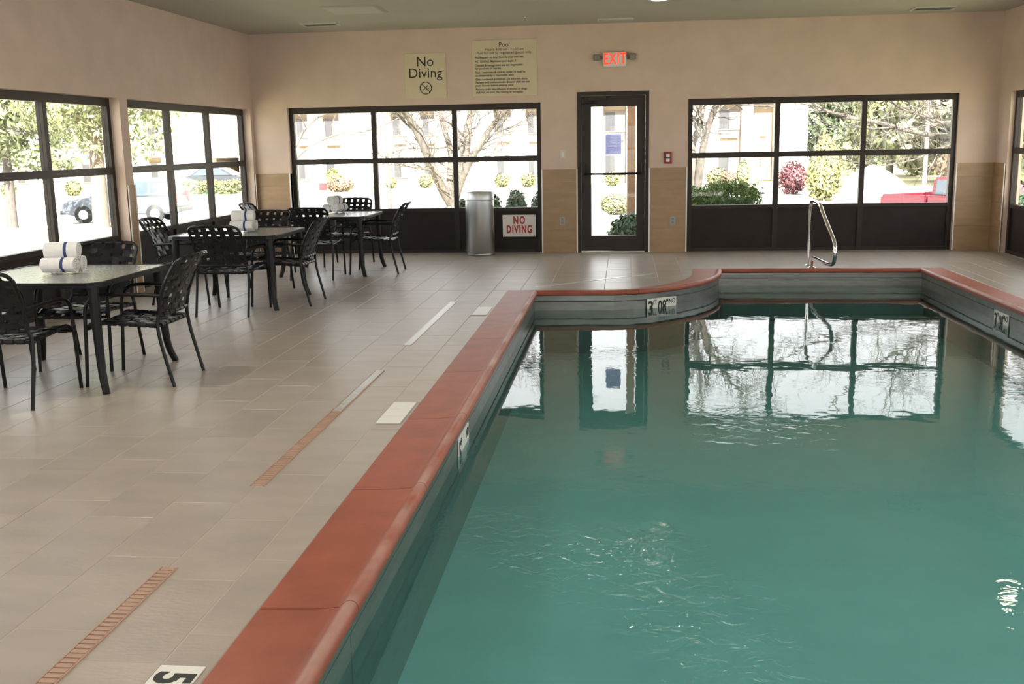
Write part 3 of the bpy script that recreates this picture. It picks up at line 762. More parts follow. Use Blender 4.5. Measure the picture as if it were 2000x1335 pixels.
def make_chair(name):
    r = empty(name)
    fr = [back_pt(-1, 0), back_pt(-1, .3), back_pt(-1, .6), back_pt(-1, .82), back_pt(-.975, .93), back_pt(-.88, .985), back_pt(-.7, 1), back_pt(-.35, 1), back_pt(0, 1)]
    fr = fr+[Vector((-p.x, p.y, p.z)) for p in fr[-2::-1]]
    MB().tube(smooth_path(fr, 4), .0125, 8).build('back_frame', 'frame_black', r, True)
    MB().tube([back_pt(-1+.1*k, 0) for k in range(21)], .011, 8).build('back_rail', 'frame_black', r, True)
    side = [seat_pt(-1, t) for t in (0, .3, .6, .85, .93, 1)]
    lp = [seat_pt(-1, 0), *side[1:], *[seat_pt(s, 1) for s in (-.5, 0, .5)], *[Vector((-p.x, p.y, p.z)) for p in side[::-1]], *[seat_pt(s, 0) for s in (.5, 0, -.5)]]
    MB().tube(lp, .0115, 8, closed=True).build('seat_frame', 'frame_black', r, True)
    for s in (-1, 1):
        MB().tube(smooth_path([(s*.228, -.222, .48), (s*.246, -.215, .41), (s*.250, -.235, .27), (s*.252, -.30, 0)], 5), .0125, 8).build('leg', 'frame_black', r, True)
        MB().tube(smooth_path([(s*.262, .265, .50), (s*.262, .275, .3), (s*.262, .295, 0)], 4), .0125, 8).build('leg', 'frame_black', r, True)
        MB().tube(smooth_path([(s*.236, -.245, .605), (s*.255, -.12, .615), (s*.262, .08, .618), (s*.262, .19, .606), (s*.262, .245, .56), (s*.262, .265, .50)], 5), .0125, 8).build('arm', 'frame_black', r, True)
        MB().tube([(s*.240, -.21, .405), (s*.262, -.20, .405)], .009, 6).build('brace', 'frame_black', r); MB().tube([(s*.243, .24, .418), (s*.262, .272, .41)], .009, 6).build('brace', 'frame_black', r)
    for k in range(5): strap_mesh(back_pt, 't', -.68+.34*k, .115, 7, PI*(k % 2), 14, 1).build('back_strap', 'strap', r)
    for k in range(6): strap_mesh(back_pt, 's', .09+.15*k, .048, 5, PI*((k+1) % 2), 12, 1).build('back_strap', 'strap', r)
    for k in range(6): strap_mesh(seat_pt, 't', -.75+.30*k, .105, 7, PI*(k % 2), 14, 1).build('seat_strap', 'strap', r)
    for k in range(7): strap_mesh(seat_pt, 's', .08+.137*k, .050, 6, PI*((k+1) % 2), 14, 1).build('seat_strap', 'strap', r)
    return r
proto = make_chair('patio_chair')
# (x, y, rotation of the facing direction, label)
TABS = [(-3.84, 6.68, 0, 'the table closest to the long drain'), (-3.85, 10.05, 0, 'the middle table'), (-3.62, 12.60, 0, 'the corner table')]
N1 = 'the table nearest the long drain'; N2 = 'the middle table'; N3 = 'the table nearest the bin'
chairs = [(-3.83, 6.02, 2, f'black strap armchair facing the far wall at {N1}'),
          (-3.255, 6.61, 91, f'black strap armchair on the pool side of {N1}'),
          (-3.90, 7.11, 183, f'black strap armchair on the far-wall side of {N1}'),
          (-4.52, 6.60, -90, f'black strap armchair on the window side of {N1}'),
          (-3.72, 9.44, 0, f'black strap armchair facing the far wall at {N2}'),
          (-3.365, 10.03, 90, f'black strap armchair on the pool side of {N2}'),
          (-3.92, 10.80, 178, f'black strap armchair on the far-wall side of {N2}'),
          (-4.44, 10.13, -89, f'black strap armchair on the window side of {N2}'),
          (-3.66, 12.03, 2, f'black strap armchair facing the far wall at {N3}'),
          (-3.05, 12.56, 92, f'black strap armchair on the pool side of {N3}'),
          (-3.62, 13.35, 180, f'black strap armchair on the far-wall side of {N3}'),
          (-4.40, 12.78, -89, f'black strap armchair on the window side of {N3}')]
for i, (x, y, a, lb) in enumerate(chairs):
    o = proto if i == 0 else copy_tree(proto)
    o.location = (x, y, .002); o.rotation_euler.z = math.radians(a)
    tag(o, lb, 'chair', 'black strap armchairs around the tables')

# ------------------------------------------------------------------ tables
def make_table(name):
    r = empty(name); hw = .535; c = .07; zt = .72
    octo = lambda h, cc: [(-h+cc, -h), (h-cc, -h), (h, -h+cc), (h, h-cc), (h-cc, h), (-h+cc, h), (-h, h-cc), (-h, -h+cc)]
    MB().prism(octo(hw-.022, c-.01), zt-.012, zt-.003).build('table_top', 'table_glass', r)
    prof = [(0, -.034), (.0, -.006), (-.004, 0), (-.020, 0), (-.024, -.006), (-.024, -.034)]
    v = []; f = []; pts = octo(hw, c); n = len(pts); m = len(prof)
    for i, (x, y) in enumerate(pts):
        L = math.hypot(x, y)
        for d, zz in prof: v.append((x*(1+d*1.35/L), y*(1+d*1.35/L), zt+zz))
    for i in range(n):
        for k in range(m): j = (i+1) % n; f.append((i*m+k, j*m+k, j*m+(k+1) % m, i*m+(k+1) % m))
    MB().add(v, f).build('rim', 'table_metal', r)
    for sx in (-1, 1):
        for sy_ in (-1, 1):
            p = smooth_path([(sx*.465, sy_*.465, zt-.03), (sx*.47, sy_*.47, .55), (sx*.478, sy_*.478, .30), (sx*.492, sy_*.492, .12), (sx*.525, sy_*.525, 0)], 4)
            rs = [.036-.012*(1-q.z/.7) for q in p]
            MB().tube(p, rs, 10).build('leg', 'table_metal', r, True)
    MB().box(-.49, -.012, zt-.034, .49, .012, zt-.013).build('crossbar', 'table_metal', r)
    return r
tp = make_table('patio_table')
tl = ['square glass-topped patio table opposite the long floor drain', 'square glass-topped patio table in the middle of the row of three', 'square glass-topped patio table nearest the waste bin']
for i, (x, y, a, _) in enumerate(TABS):
    o = tp if i == 0 else copy_tree(tp)
    o.location = (x, y, .002); o.rotation_euler.z = a; tag(o, tl[i], 'table', 'square patio tables')

# ------------------------------------------------------------------ rolled towels
def towel_mesh():
    turns, n = 3.6, 84; L = .112; sp = []
    for k in range(n+1):
        a = 2*PI*turns*k/n; rad = 0.008+.0525*k/n; sp.append((rad, a))
    xs = [-L, -L+.012, -L*.4, L*.3, L-.012, L]; rows = []
    for j, x in enumerate(xs):
        sh = .985 if j in (0, 5) else 1.0
        outer = [(x, rad*sh*math.cos(a)*1.06, rad*sh*math.sin(a)*.96) for rad, a in sp]
        inner = [(x, (rad-.0095)*sh*math.cos(a)*1.06, (rad-.0095)*sh*math.sin(a)*.96) for rad, a in sp[::-1]]
        rows.append([*outer, *inner, outer[0]])
    mb = MB().grid(rows); m = len(rows[0])
    for e, base in ((0, 0), (1, (len(xs)-1)*m)):
        for k in range(n):
            q = (base+k, base+k+1, base+2*(n+1)-2-k, base+2*(n+1)-1-k); mb.f.append(q if e == 0 else q[::-1])
    return mb.mesh('roll', 'towel', True)
def stripe_mesh():
    pts = []; n = 40
    rows = []
    for x in (.022, .042):
        rw = []
        for k in range(n+1):
            a = 2*PI*3.6-2*PI*.985*k/n; rad = .008+.0525*(a/(2*PI*3.6))+.0008; rw.append((x, rad*math.cos(a)*1.06, rad*math.sin(a)*.96))
        rows.append(rw)
    return MB().grid(rows).mesh('stripe', 'towel_blue', True)
tm, stm = towel_mesh(), stripe_mesh()
def towel(x, y, z, rz, roll, label):
    r = empty('rolled_towel', (x, y, z)); r.rotation_euler = (roll, 0, rz)
    link('roll', tm, r); link('stripe', stm, r)
    tag(r, label, 'towel', 'rolled white towels on the tables')
TN = ['the table nearest the long drain', 'the middle table', 'the table nearest the bin']
for i, (x, y, rz) in enumerate([(-3.83, 6.70, .12), (-3.80, 10.06, .1), (-3.66, 12.90, 1.25)]):
    d = Vector((-math.sin(rz), math.cos(rz), 0))*.066; zb = .722+.058
    towel(x-d.x, y-d.y, zb, rz, -.35, f'navy-striped white rolled towel under another on {TN[i]}')
    towel(x+d.x, y+d.y, zb, rz, .5, f'navy-striped white rolled towel under another on {TN[i]}')
    towel(x, y, zb+.099, rz+.03, 1.2, f'navy-striped white rolled towel topping the pile on {TN[i]}')

# ================================================================== outdoors
GZ = [(-1, -.12), (0, -.12), (3, -.14), (8, -.25), (14, -.45), (20, -.85), (30, -1.3), (40, -1.2), (48, -1.0), (60, -.95), (120, -.9)]
GR = [(-1, -.12), (0, -.14), (2, -.3), (4, -1.0), (5, -1.35), (14, -1.45), (30, -1.45), (40, -1.2), (48, -1.0), (60, -.95), (120, -.9)]
def lerp_tab(T, d):
    for (a, za), (b, zb) in zip(T, T[1:]):
        if d <= b: t = (d-a)/(b-a); return za+(zb-za)*t
    return T[-1][1]
def gz(d, x=-9):                       # the ground falls away faster on the truck's side of the walk
    t = max(0, min(1, (x-1.5)/2.5)); t = t*t*(3-2*t)
    return lerp_tab(GZ, d)*(1-t)+lerp_tab(GR, d)*t
def ddist(x, y):
    dx = max(XL-WT-x, 0, x-XR-WT); dy = max(YF-WT-y, 0, y-YB-WT); return math.hypot(dx, dy)
def ground(x, y): return gz(ddist(x, y), x)
def ring(d, n=20):
    P = []
    X0, X1, Y0, Y1 = XL-WT, XR+WT, YF-WT, YB+WT
    for (cx, cyy, a0), (nx_, ny_) in zip(((X1, Y1, 0), (X0, Y1, PI/2), (X0, Y0, PI), (X1, Y0, 3*PI/2)), ((X0, Y1), (X0, Y0), (X1, Y0), (X1, Y1))):
        for k in range(n+1):
            a = a0+PI/2*k/n; x = cx+d*math.cos(a); P.append((x, cyy+d*math.sin(a), gz(d, x)))
        for k in range(1, 12):
            x = cx+(nx_-cx)*k/12+d*math.cos(a0+PI/2); P.append((x, cyy+(ny_-cyy)*k/12+d*math.sin(a0+PI/2), gz(d, x)))
    return P+[P[0]]
def band(ds, name, m, label, cat, dz=0):
    o = MB().grid([[(x, y, z+dz) for x, y, z in ring(d)] for d in ds]).build(name, m, smooth=True)
    return tag(o, label, cat, kind='structure')
band([.0, 1, 2, 3, 4, 5, 6.5, 8, 11, 14], 'lawn', 'lawn', 'pale green lawn sloping away outside the windows', 'lawn')
band([14, 16, 18, 20, 25, 30, 35, 40, 45], 'parking_lot', 'asphalt', 'sunlit parking lot beyond the lawn', 'parking lot')
band([45, 48, 54, 60, 75, 95, 120], 'far_lawn', 'lawn', 'strip of grass in front of the white building', 'lawn')
tag(MB().grid([[(3.2+1.1*i, y, ground(3.2+1.1*i, y)+.015) for i in range(14)] for y in (20.3, 21.3, 22.5, 24, 26, 28, 30)]).build('drive_lane', 'asphalt', smooth=True), 'paved lane where the white car is parked', 'lane', kind='structure')
# concrete walk at the door
MB().prism([(-1.6, YB+WT), (1.3, YB+WT), (1.3, 20), (-1.6, 20)], -.2, -.10).build('ground_walk', 'concrete')
tag(bpy.data.objects['ground_walk'], 'concrete walk outside the glass door', 'walkway', kind='structure')

# --- building across the lot
YBL = 65.0
bl = tag(empty('motel_building', (-10, YBL, -.95)), 'long white stucco motel building across the parking lot', 'building')
def bb(name, x0, x1, z0, z1, y0, y1, m, par=bl):
    o = MB().box(x0, y0, z0, x1, y1, z1).build(name, m, par); 
    if par is bl: o.matrix_parent_inverse = Matrix.Translation((10, -YBL, .95))
    return o
bays = [(-40.2, -39.0), (-35.6, -34.4), (-30.9, -29.8), (-20.95, -19.95), (-19.1, -17.9), (-14.7, -13.6), (-12.75, -11.8), (-8.1, -7.0), (-6.1, -5.2), (-1.3, .1), (5.65, 7.08), (7.75, 9.0)]
px = -60.0
for a, b in bays+[(10.98, 10.98)]:
    if a == -20.95:                                    # porte-cochere opening on the way
        bb('facade', px, -26.4, -1.1, 5.6, YBL, YBL+.8, 'stucco'); bb('facade', -26.4, -24.6, 1.0, 5.6, YBL, YBL+.8, 'stucco')
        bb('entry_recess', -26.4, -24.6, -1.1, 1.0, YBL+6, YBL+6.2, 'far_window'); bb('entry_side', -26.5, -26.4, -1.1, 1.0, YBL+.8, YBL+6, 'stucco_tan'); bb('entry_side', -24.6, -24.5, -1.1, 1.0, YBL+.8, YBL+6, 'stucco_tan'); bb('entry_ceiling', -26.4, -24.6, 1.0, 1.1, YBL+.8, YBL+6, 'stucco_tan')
        bb('facade', -24.6, a, -1.1, 5.6, YBL, YBL+.8, 'stucco')
    else: bb('facade', px, a, -1.1, 5.6, YBL, YBL+.8, 'stucco')
    px = b
for i, (a, b) in enumerate(bays):
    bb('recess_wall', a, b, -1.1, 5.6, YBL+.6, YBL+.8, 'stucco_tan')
    if a == 7.75:
        d = bb('service_door', a+.35, b-.05, -.95, 1.05, YBL+.52, YBL+.6, 'door_tan'); bb('wall_lamp', a+.5, a+.85, 1.75, 2.0, YBL+.4, YBL+.6, 'stucco'); bb('door_handle', a+.5, a+.6, -.1, .75, YBL+.48, YBL+.52, 'car_trim'); continue
    for z0, z1 in ((2.2, 3.35), (-.42, .72)):
        x0, x1 = a+.12, b-.06
        bb('window_frame', x0-.05, x1+.05, z0-.06, z1+.06, YBL+.52, YBL+.6, 'fascia')
        bb('window_pane', x0, (x0+x1)/2-.02, z0, z1, YBL+.50, YBL+.52, 'far_window'); bb('curtain', (x0+x1)/2+.02, x1, z0, z1, YBL+.50, YBL+.52, 'curtain')
    bb('air_conditioner', a+.2, b-.15, 1.65, 2.05, YBL+.35, YBL+.6, 'ac_gray')
bb('upper_window', -26.5, -25.8, 2.75, 3.3, YBL-.03, YBL, 'fascia'); bb('string_course', -33, -21.2, 1.25, 1.5, YBL-.25, YBL, 'stucco')
bb('fascia_board', -60, 10.98, 4.0, 4.7, YBL-.7, YBL, 'fascia'); bb('roof_slab', -60.5, 11.3, 5.6, 5.9, YBL-.9, YBL+14, 'roofing')
bb('end_wall', 10.6, 10.98, -1.1, 5.6, YBL+.8, YBL+14, 'stucco'); bb('back_wall', -60, 10.98, -1.1, 5.6, YBL+13.6, YBL+14, 'stucco')
for x in (-23, -16.6, -10.2, -3.4, 2.6):               # sloping buttresses between the bays
    o = MB().add([(x-.4, YBL-1.1, -1.1), (x+.4, YBL-1.1, -1.1), (x+.4, YBL, -1.1), (x-.4, YBL, -1.1), (x-.4, YBL-.05, 4), (x+.4, YBL-.05, 4), (x+.4, YBL, 4), (x-.4, YBL, 4)], [(3, 2, 1, 0), (4, 5, 6, 7), (0, 1, 5, 4), (1, 2, 6, 5), (2, 3, 7, 6), (3, 0, 4, 7)]).build('buttress', 'stucco', bl)
    o.matrix_parent_inverse = Matrix.Translation((10, -YBL, .95))

# --- foliage builders
def leaves(n, rad, size, shell=.55, flat=1, rnd=random, elong=1):
    mb = MB()
    for _ in range(n):
        while True:
            p = Vector((rnd.uniform(-1, 1), rnd.uniform(-1, 1), rnd.uniform(-1, 1)))
            if shell < p.length < 1: break
        p = p*(1+rnd.uniform(-.10, .10))
        c = Vector((p.x*rad[0], p.y*rad[1], p.z*rad[2]))
        n1 = (p.normalized()+Vector((rnd.gauss(0, .5), rnd.gauss(0, .5), rnd.gauss(0, .5)))).normalized()
        t = n1.cross(Vector((rnd.gauss(0, 1), rnd.gauss(0, 1), rnd.gauss(0, 1)))).normalized(); b = n1.cross(t)
        s = size*rnd.uniform(.6, 1.3)
        mb.v += [tuple(c-t*s*elong), tuple(c-b*s*.5), tuple(c+t*s*elong), tuple(c+b*s*.5)]
        k = len(mb.v); mb.f.append((k-4, k-3, k-2, k-1))
    return mb
def shrub(name, x, y, rad, m, label, n=1500, size=.06, cat='shrub', group=None, lift=0, shell=.6, box=False):
    zg = ground(x, y); r = tag(empty(name, (x, y, zg)), label, cat, group)
    mb = leaves(n, rad, size, shell)
    if box: mb.v = [(max(-rad[0], min(rad[0], a*1.25)), max(-rad[1], min(rad[1], b*1.25)), max(-rad[2], min(rad[2], c*1.2))+0) for a, b, c in mb.v]
    o = mb.build('foliage', m, r); o.location.z = rad[2]*.97+lift
    st = MB()
    for k in range(3): a = k*2.1; st.tube([(0, 0, -.1), (rad[0]*.25*math.cos(a), rad[1]*.25*math.sin(a), rad[2]*.5+lift), (rad[0]*.5*math.cos(a), rad[1]*.5*math.sin(a), rad[2]*1.2+lift)], [.03, .022, .01], 6)
    st.build('stem', 'bark', r); return r
def hedge(name, x, y, lx, ly, h, m, label, n, size, cat='hedge'):
    zg = ground(x, y); r = tag(empty(name, (x, y, zg)), label, cat)
    mb = MB(); rnd = random
    for _ in range(n):
        f = rnd.choice('tttffbbs'); c = Vector((rnd.uniform(-lx, lx), rnd.uniform(-ly, ly), rnd.uniform(.05, h)))
        if f == 't': c.z = h
        elif f == 'f': c.y = -ly
        elif f == 'b': c.y = ly
        else: c.x = rnd.choice((-lx, lx))
        c += Vector((rnd.gauss(0, .05), rnd.gauss(0, .05), rnd.gauss(0, .055)+.06*math.sin(c.x*5)))
        t = Vector((rnd.gauss(0, .6), rnd.gauss(0, .6), rnd.gauss(.5, .7))).normalized(); b = t.cross(Vector((rnd.gauss(0, 1), rnd.gauss(0, 1), rnd.gauss(0, 1)))).normalized(); s = size*rnd.uniform(.6, 1.3)
        mb.v += [tuple(c-t*s), tuple(c-b*s*.4), tuple(c+t*s), tuple(c+b*s*.4)]; k = len(mb.v); mb.f.append((k-4, k-3, k-2, k-1))
    mb.build('foliage', m, r)
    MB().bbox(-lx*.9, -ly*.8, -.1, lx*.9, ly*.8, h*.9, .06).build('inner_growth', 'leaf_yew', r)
    return r
hedge('clipped_hedge', 1.35, 16.75, .72, .45, .86, 'leaf_hedge', 'clipped dark green hedge outside the window by the handrail', 9000, .035)
for i, (u, hh) in enumerate([(905, .80), (960, .92), (1008, .95), (1056, .90)]):
    p = at(u, 380, 17.1); shrub('yew_shrub', p.x, 17.1, (.185, .18, hh/2), 'leaf_yew', 'small dark green yew in the row outside the window behind the waste bin', 3000, .035, group='yews outside the window')
shrub('juniper_shrub', .10, 15.72, (.33, .3, .30), 'leaf_yew', 'low dark green juniper outside the bottom of the glass door', 3000, .04)
shrub('round_shrub', -.24, 32, (.50, .45, .32), 'leaf_box', 'clipped yellow green shrub on the lawn seen through the door', 3500, .05)
for u, Y, wd, hh in [(980, 62.5, .50, .42), (1031, 62.5, .52, .42), (831, 62.5, .46, .42), (763, 62.5, .36, .36), (1196, 62.5, .50, .42)]:
    p = at(u, 352, Y); shrub('ball_shrub', p.x, Y, (wd, wd*.9, hh), 'leaf_box', 'round clipped yellow green shrub against the white building', 900, .08, group='round shrubs along the building')
for u, Y, rx, hh, m, lb in [(1400, 61.5, .62, .50, 'leaf_box', 'broad clipped green shrub beside the service door of the building'), (1423, 60, .42, .42, 'leaf_brown', 'russet shrub beside the service door of the building'), (1452, 61.5, .38, .72, 'leaf_pale', 'loose pale green shrub right by the service door'),
                           (664, 60, .85, .42, 'leaf_brown', 'wide brown shrub before the white building'), (652, 63, .55, .62, 'leaf_yellow', 'yellow green shrub behind the wide brown one'),
                           (1548, 54, .78, .85, 'leaf_red', 'dark red leafy shrub next to the conical yellow one'), (15, 58, .45, .42, 'leaf_box', 'round green shrub far across the lot, beyond the pine'), (141, 58, .48, .45, 'leaf_box', 'round green shrub far across the lot, behind the pine trunk')]:
    p = at(u, 352, Y); shrub('leafy_shrub', p.x, Y, (rx, rx*.8, hh), m, lb, 1600, .09)
p = at(1610, 350, 50); shrub('conical_shrub', p.x, 50, (.95, .9, 1.55), 'leaf_yellow', 'tall conical yellow green shrub beside the gravel mound', 3500, .12)
for q in [c for c in bpy.data.objects['conical_shrub'].children if c.name.startswith('foliage')][0].data.vertices: q.co.x *= .78-.32*q.co.z/1.55; q.co.y *= .78-.32*q.co.z/1.55
p = at(407, 369, 59)
hedge('low_hedge', p.x, 59, 1.75, .6, .62, 'leaf_box', 'low clipped yellow green hedge across the parking lot', 2500, .10)
# gravel mound
p = at(1703, 372, 52); rnd = random.Random(3)
rows = []
for k in range(14):
    rr = 2.15*k/13; hgt = 1.5*(1-(k/13)**1.5)
    rows.append([(rr*math.cos(2*PI*j/28)*(1+.05*math.sin(3*j)), rr*math.sin(2*PI*j/28), max(0, hgt+rnd.uniform(-.05, .05)) if k < 13 else -.1) for j in range(29)])
for rw in rows: rw[28] = rw[0]
o = MB().grid(rows).build('gravel_mound', 'gravel', smooth=True); o.location = (p.x, 52, ground(p.x, 52)-.05); tag(o, 'pale gravel mound heaped on the far lawn', 'mound')
# light pole
p = at(1805, 365, 50); r = tag(empty('light_pole', (p.x, 50, ground(p.x, 50))), 'tall slim brown light pole standing behind the pickup', 'light pole')
MB().tube([(0, 0, 0), (0, 0, 7.5)], [.10, .07], 10).build('pole', 'pole_brown', r); MB().bbox(-.5, -.2, 7.4, .5, .2, 7.6, .03).build('lamp_box', 'pole_brown', r); MB().lathe([(0, .5), (.22, .5), (.22, -.2), (0, -.2)], 16).build('footing', 'concrete', r)
# wooden canopy post beside the door
r = tag(empty('canopy_post', (.105, 16.2, -.10)), 'brown wooden canopy post standing outside the door', 'post')
MB().bbox(-.065, -.065, 0, .065, .065, 3.2, .008).build('post', 'wood_post', r); MB().bbox(-.09, -.09, 0, .09, .09, .06, .01).build('post_foot', 'steel', r)

# --- trees
def twigs(mb, p, d, rad, ln, depth, rnd):
    n = 4; pts = [p]; q = p; dd = d.copy()
    for k in range(n):
        dd = (dd+Vector((rnd.gauss(0, .16), rnd.gauss(0, .16), rnd.gauss(.02, .12)))).normalized(); q = q+dd*ln/n; pts.append(q)
    mb.tube(pts, [rad*(1-.6*k/n) for k in range(n+1)], 5 if depth > 1 else 4, caps=False)
    if depth <= 0: return
    for k in range(1, n+1):
        for _ in range(2 if depth > 1 else 1):
            ax = Vector((rnd.gauss(0, 1), rnd.gauss(0, 1), rnd.gauss(0, .6))).normalized()
            nd = (dd*.75+ax*.75).normalized(); twigs(mb, pts[k], nd, rad*.45, ln*rnd.uniform(.45, .7), depth-1, rnd)
def bare_tree(name, Y, base_u, base_v, limbs, label, seed=1, rad=.17, tw=2, extend=2.2):
    rnd = random.Random(seed); b = at(base_u, base_v, Y); zg = ground(b.x, Y)
    r = tag(empty(name, (b.x, Y, zg)), label, 'tree'); O = Vector((b.x, Y, zg))
    MB().tube(smooth_path([(0, 0, -.15), (.01, 0, max(.05, (b.z-zg)*.5)), b-O], 4), [rad*1.35]+[rad*1.12]*7+[rad], 12).build('trunk', 'bark', r, True)
    br = MB()
    for li, (pts, r0, dy) in enumerate(limbs):
        P = [b-O]+[at(u, v, Y+dy*(k+1)/len(pts))-O for k, (u, v) in enumerate(pts)]
        d = (P[-1]-P[-2]).normalized(); P.append(P[-1]+(d+Vector((0, 0, .3))).normalized()*extend*.5); P.append(P[-1]+(d+Vector((rnd.uniform(-.3, .3), .2, .6))).normalized()*extend*.6)
        SP = smooth_path(P, 4); m = len(SP)
        MB().tube(SP, [r0*(1-.75*k/(m-1)) for k in range(m)], 9).build('limb', 'bark', r, True)
        for k in range(5, m, 2):
            t = (SP[min(k+1, m-1)]-SP[k-1]).normalized(); ax = Vector((rnd.gauss(0, 1), rnd.gauss(0, .7), rnd.gauss(.2, .6))).normalized()
            twigs(br, SP[k], (t*.6+ax*.8).normalized(), r0*.28*(1-.6*k/m)+.006, rnd.uniform(.7, 1.5), tw, rnd)
    br.build('twigs', 'bark', r)
    return r
bare_tree('bare_tree', 24, 884, 402, [([(862, 365), (842, 320), (820, 270), (797, 228), (780, 205)], .125, -1.5), ([(879, 350), (881, 300), (866, 245), (856, 205)], .105, 1.2), ([(898, 350), (911, 290), (916, 240), (918, 205)], .12, .6), ([(902, 350), (922, 308), (950, 262), (978, 225), (1000, 203)], .10, -.8)],
          'bare tree with four spreading limbs outside the window behind the bin', 5, .18)
bare_tree('bare_tree', 20, 1361, 372, [([(1355, 320), (1352, 285), (1365, 250), (1371, 220), (1373, 198)], .09, .5), ([(1368, 325), (1374, 285), (1386, 240), (1396, 210), (1412, 196)], .085, -.6)],
          'bare grey tree with twin trunks above the clipped hedge', 9, .14, 2, 1.6)
bare_tree('bare_tree', 19.5, 1925, 330, [([(1880, 272), (1820, 264), (1760, 252), (1700, 236), (1640, 226)], .06, .8), ([(1890, 240), (1840, 240), (1790, 222), (1750, 205)], .045, -.5), ([(1960, 260), (1985, 230), (2010, 200)], .07, .4), ([(1890, 285), (1830, 290), (1790, 310)], .03, .3)],
          'bare tree whose long branches reach across the window by the handrail', 12, .13, 2, 1.2)
bare_tree('young_tree', 40, 760, 365, [([(757, 330), (755, 290), (750, 250)], .05, .3), ([(765, 320), (772, 280), (790, 240)], .04, .3), ([(745, 310), (720, 270), (690, 240)], .035, .3)], 'slim young bare tree standing far out in the lot', 21, .06, 2, 2)
bare_tree('young_tree', 30, 560, 330, [([(590, 260), (620, 230), (650, 215)], .05, .3), ([(600, 290), (660, 262), (720, 255)], .04, .3), ([(560, 270), (570, 230), (585, 200)], .05, .3)], 'bare tree behind the wall corner with twigs fanning into the window', 33, .10, 2, 2)
def leafy_tree(name, x, y, h, rad, m, label, n, size, seed, trunk=.22, mtrunk='bark', clumps=14, lo=.25):
    rnd = random.Random(seed); zg = ground(x, y); r = tag(empty(name, (x, y, zg)), label, 'tree')
    MB().tube(smooth_path([(0, 0, -.2), (.05, 0, h*.3), (-.05, .05, h*.6), (0, 0, h*.95)], 5), [trunk*1.25]+[trunk*(1-.9*k/15) for k in range(15)], 10).build('trunk', mtrunk, r, True)
    mb = MB(); br = MB()
    for c in range(clumps):
        t = lo+(1-lo)*c/(clumps-1); a = c*2.4+rnd.uniform(-.4, .4); rr = rad*(1.05-t*.85)*rnd.uniform(.35, .8)
        cp_ = Vector((rr*math.cos(a), rr*math.sin(a), h*t)); cs = rad*(.55-.3*t)*rnd.uniform(.8, 1.2)
        br.tube([(0, 0, h*t*.85), cp_*.6+Vector((0, 0, h*t*.36)), cp_], [.06, .04, .015], 5)
        l = leaves(n//clumps, (cs, cs, cs*.62), size, .2, rnd=rnd, elong=1.4); k0 = len(mb.v)
        mb.v += [(a_+cp_.x, b_+cp_.y, c_+cp_.z) for a_, b_, c_ in l.v]; mb.f += [tuple(i+k0 for i in q) for q in l.f]
    mb.build('foliage', m, r); br.build('branches', mtrunk, r); return r
p = at(197, 430, 27)
leafy_tree('pine_tree', p.x, 27, 7.5, 3.3, 'leaf_pine', 'big pine with a thick pale trunk outside the long side window', 13000, .075, 4, .23, 'bark_light', 18, .34)
p = at(20, 400, 36); leafy_tree('pine_tree', p.x, 36, 8, 3.0, 'leaf_pine', 'second pine farther out behind the thick trunked one', 6000, .13, 8, .2, 'bark', 16, .30)
for u, Y, h, rd, m, lb, sd in [(1640, 88, 11, 4.8, 'leaf_pine_dark', 'dark green pine behind the conical shrub', 3), (1735, 70, 9, 3.9, 'leaf_pine', 'broad light green pine behind the gravel mound', 6), (1850, 61, 8, 3.2, 'leaf_pale', 'pale leafy tree behind the pickup truck', 7), (1965, 52, 8, 3.0, 'leaf_brown', 'brown leafed tree beyond the side window frame', 10), (2130, 45, 9, 2.8, 'leaf_pine', 'green tree outside the side window past the corner', 14), (1790, 104, 8, 5.5, 'leaf_pale', 'low spreading pale tree at the far edge of the grass', 15)]:
    p = at(u, 360, Y); leafy_tree('leafy_tree', p.x, Y, h, rd, m, lb, 9000, .24, sd, .25, 'bark', 18, .12)
shrub('leafy_shrub', 6.6, 17.2, (.8, .7, .65), 'leaf_yew', 'dark green shrub outside the side window near the room corner', 3000, .05)
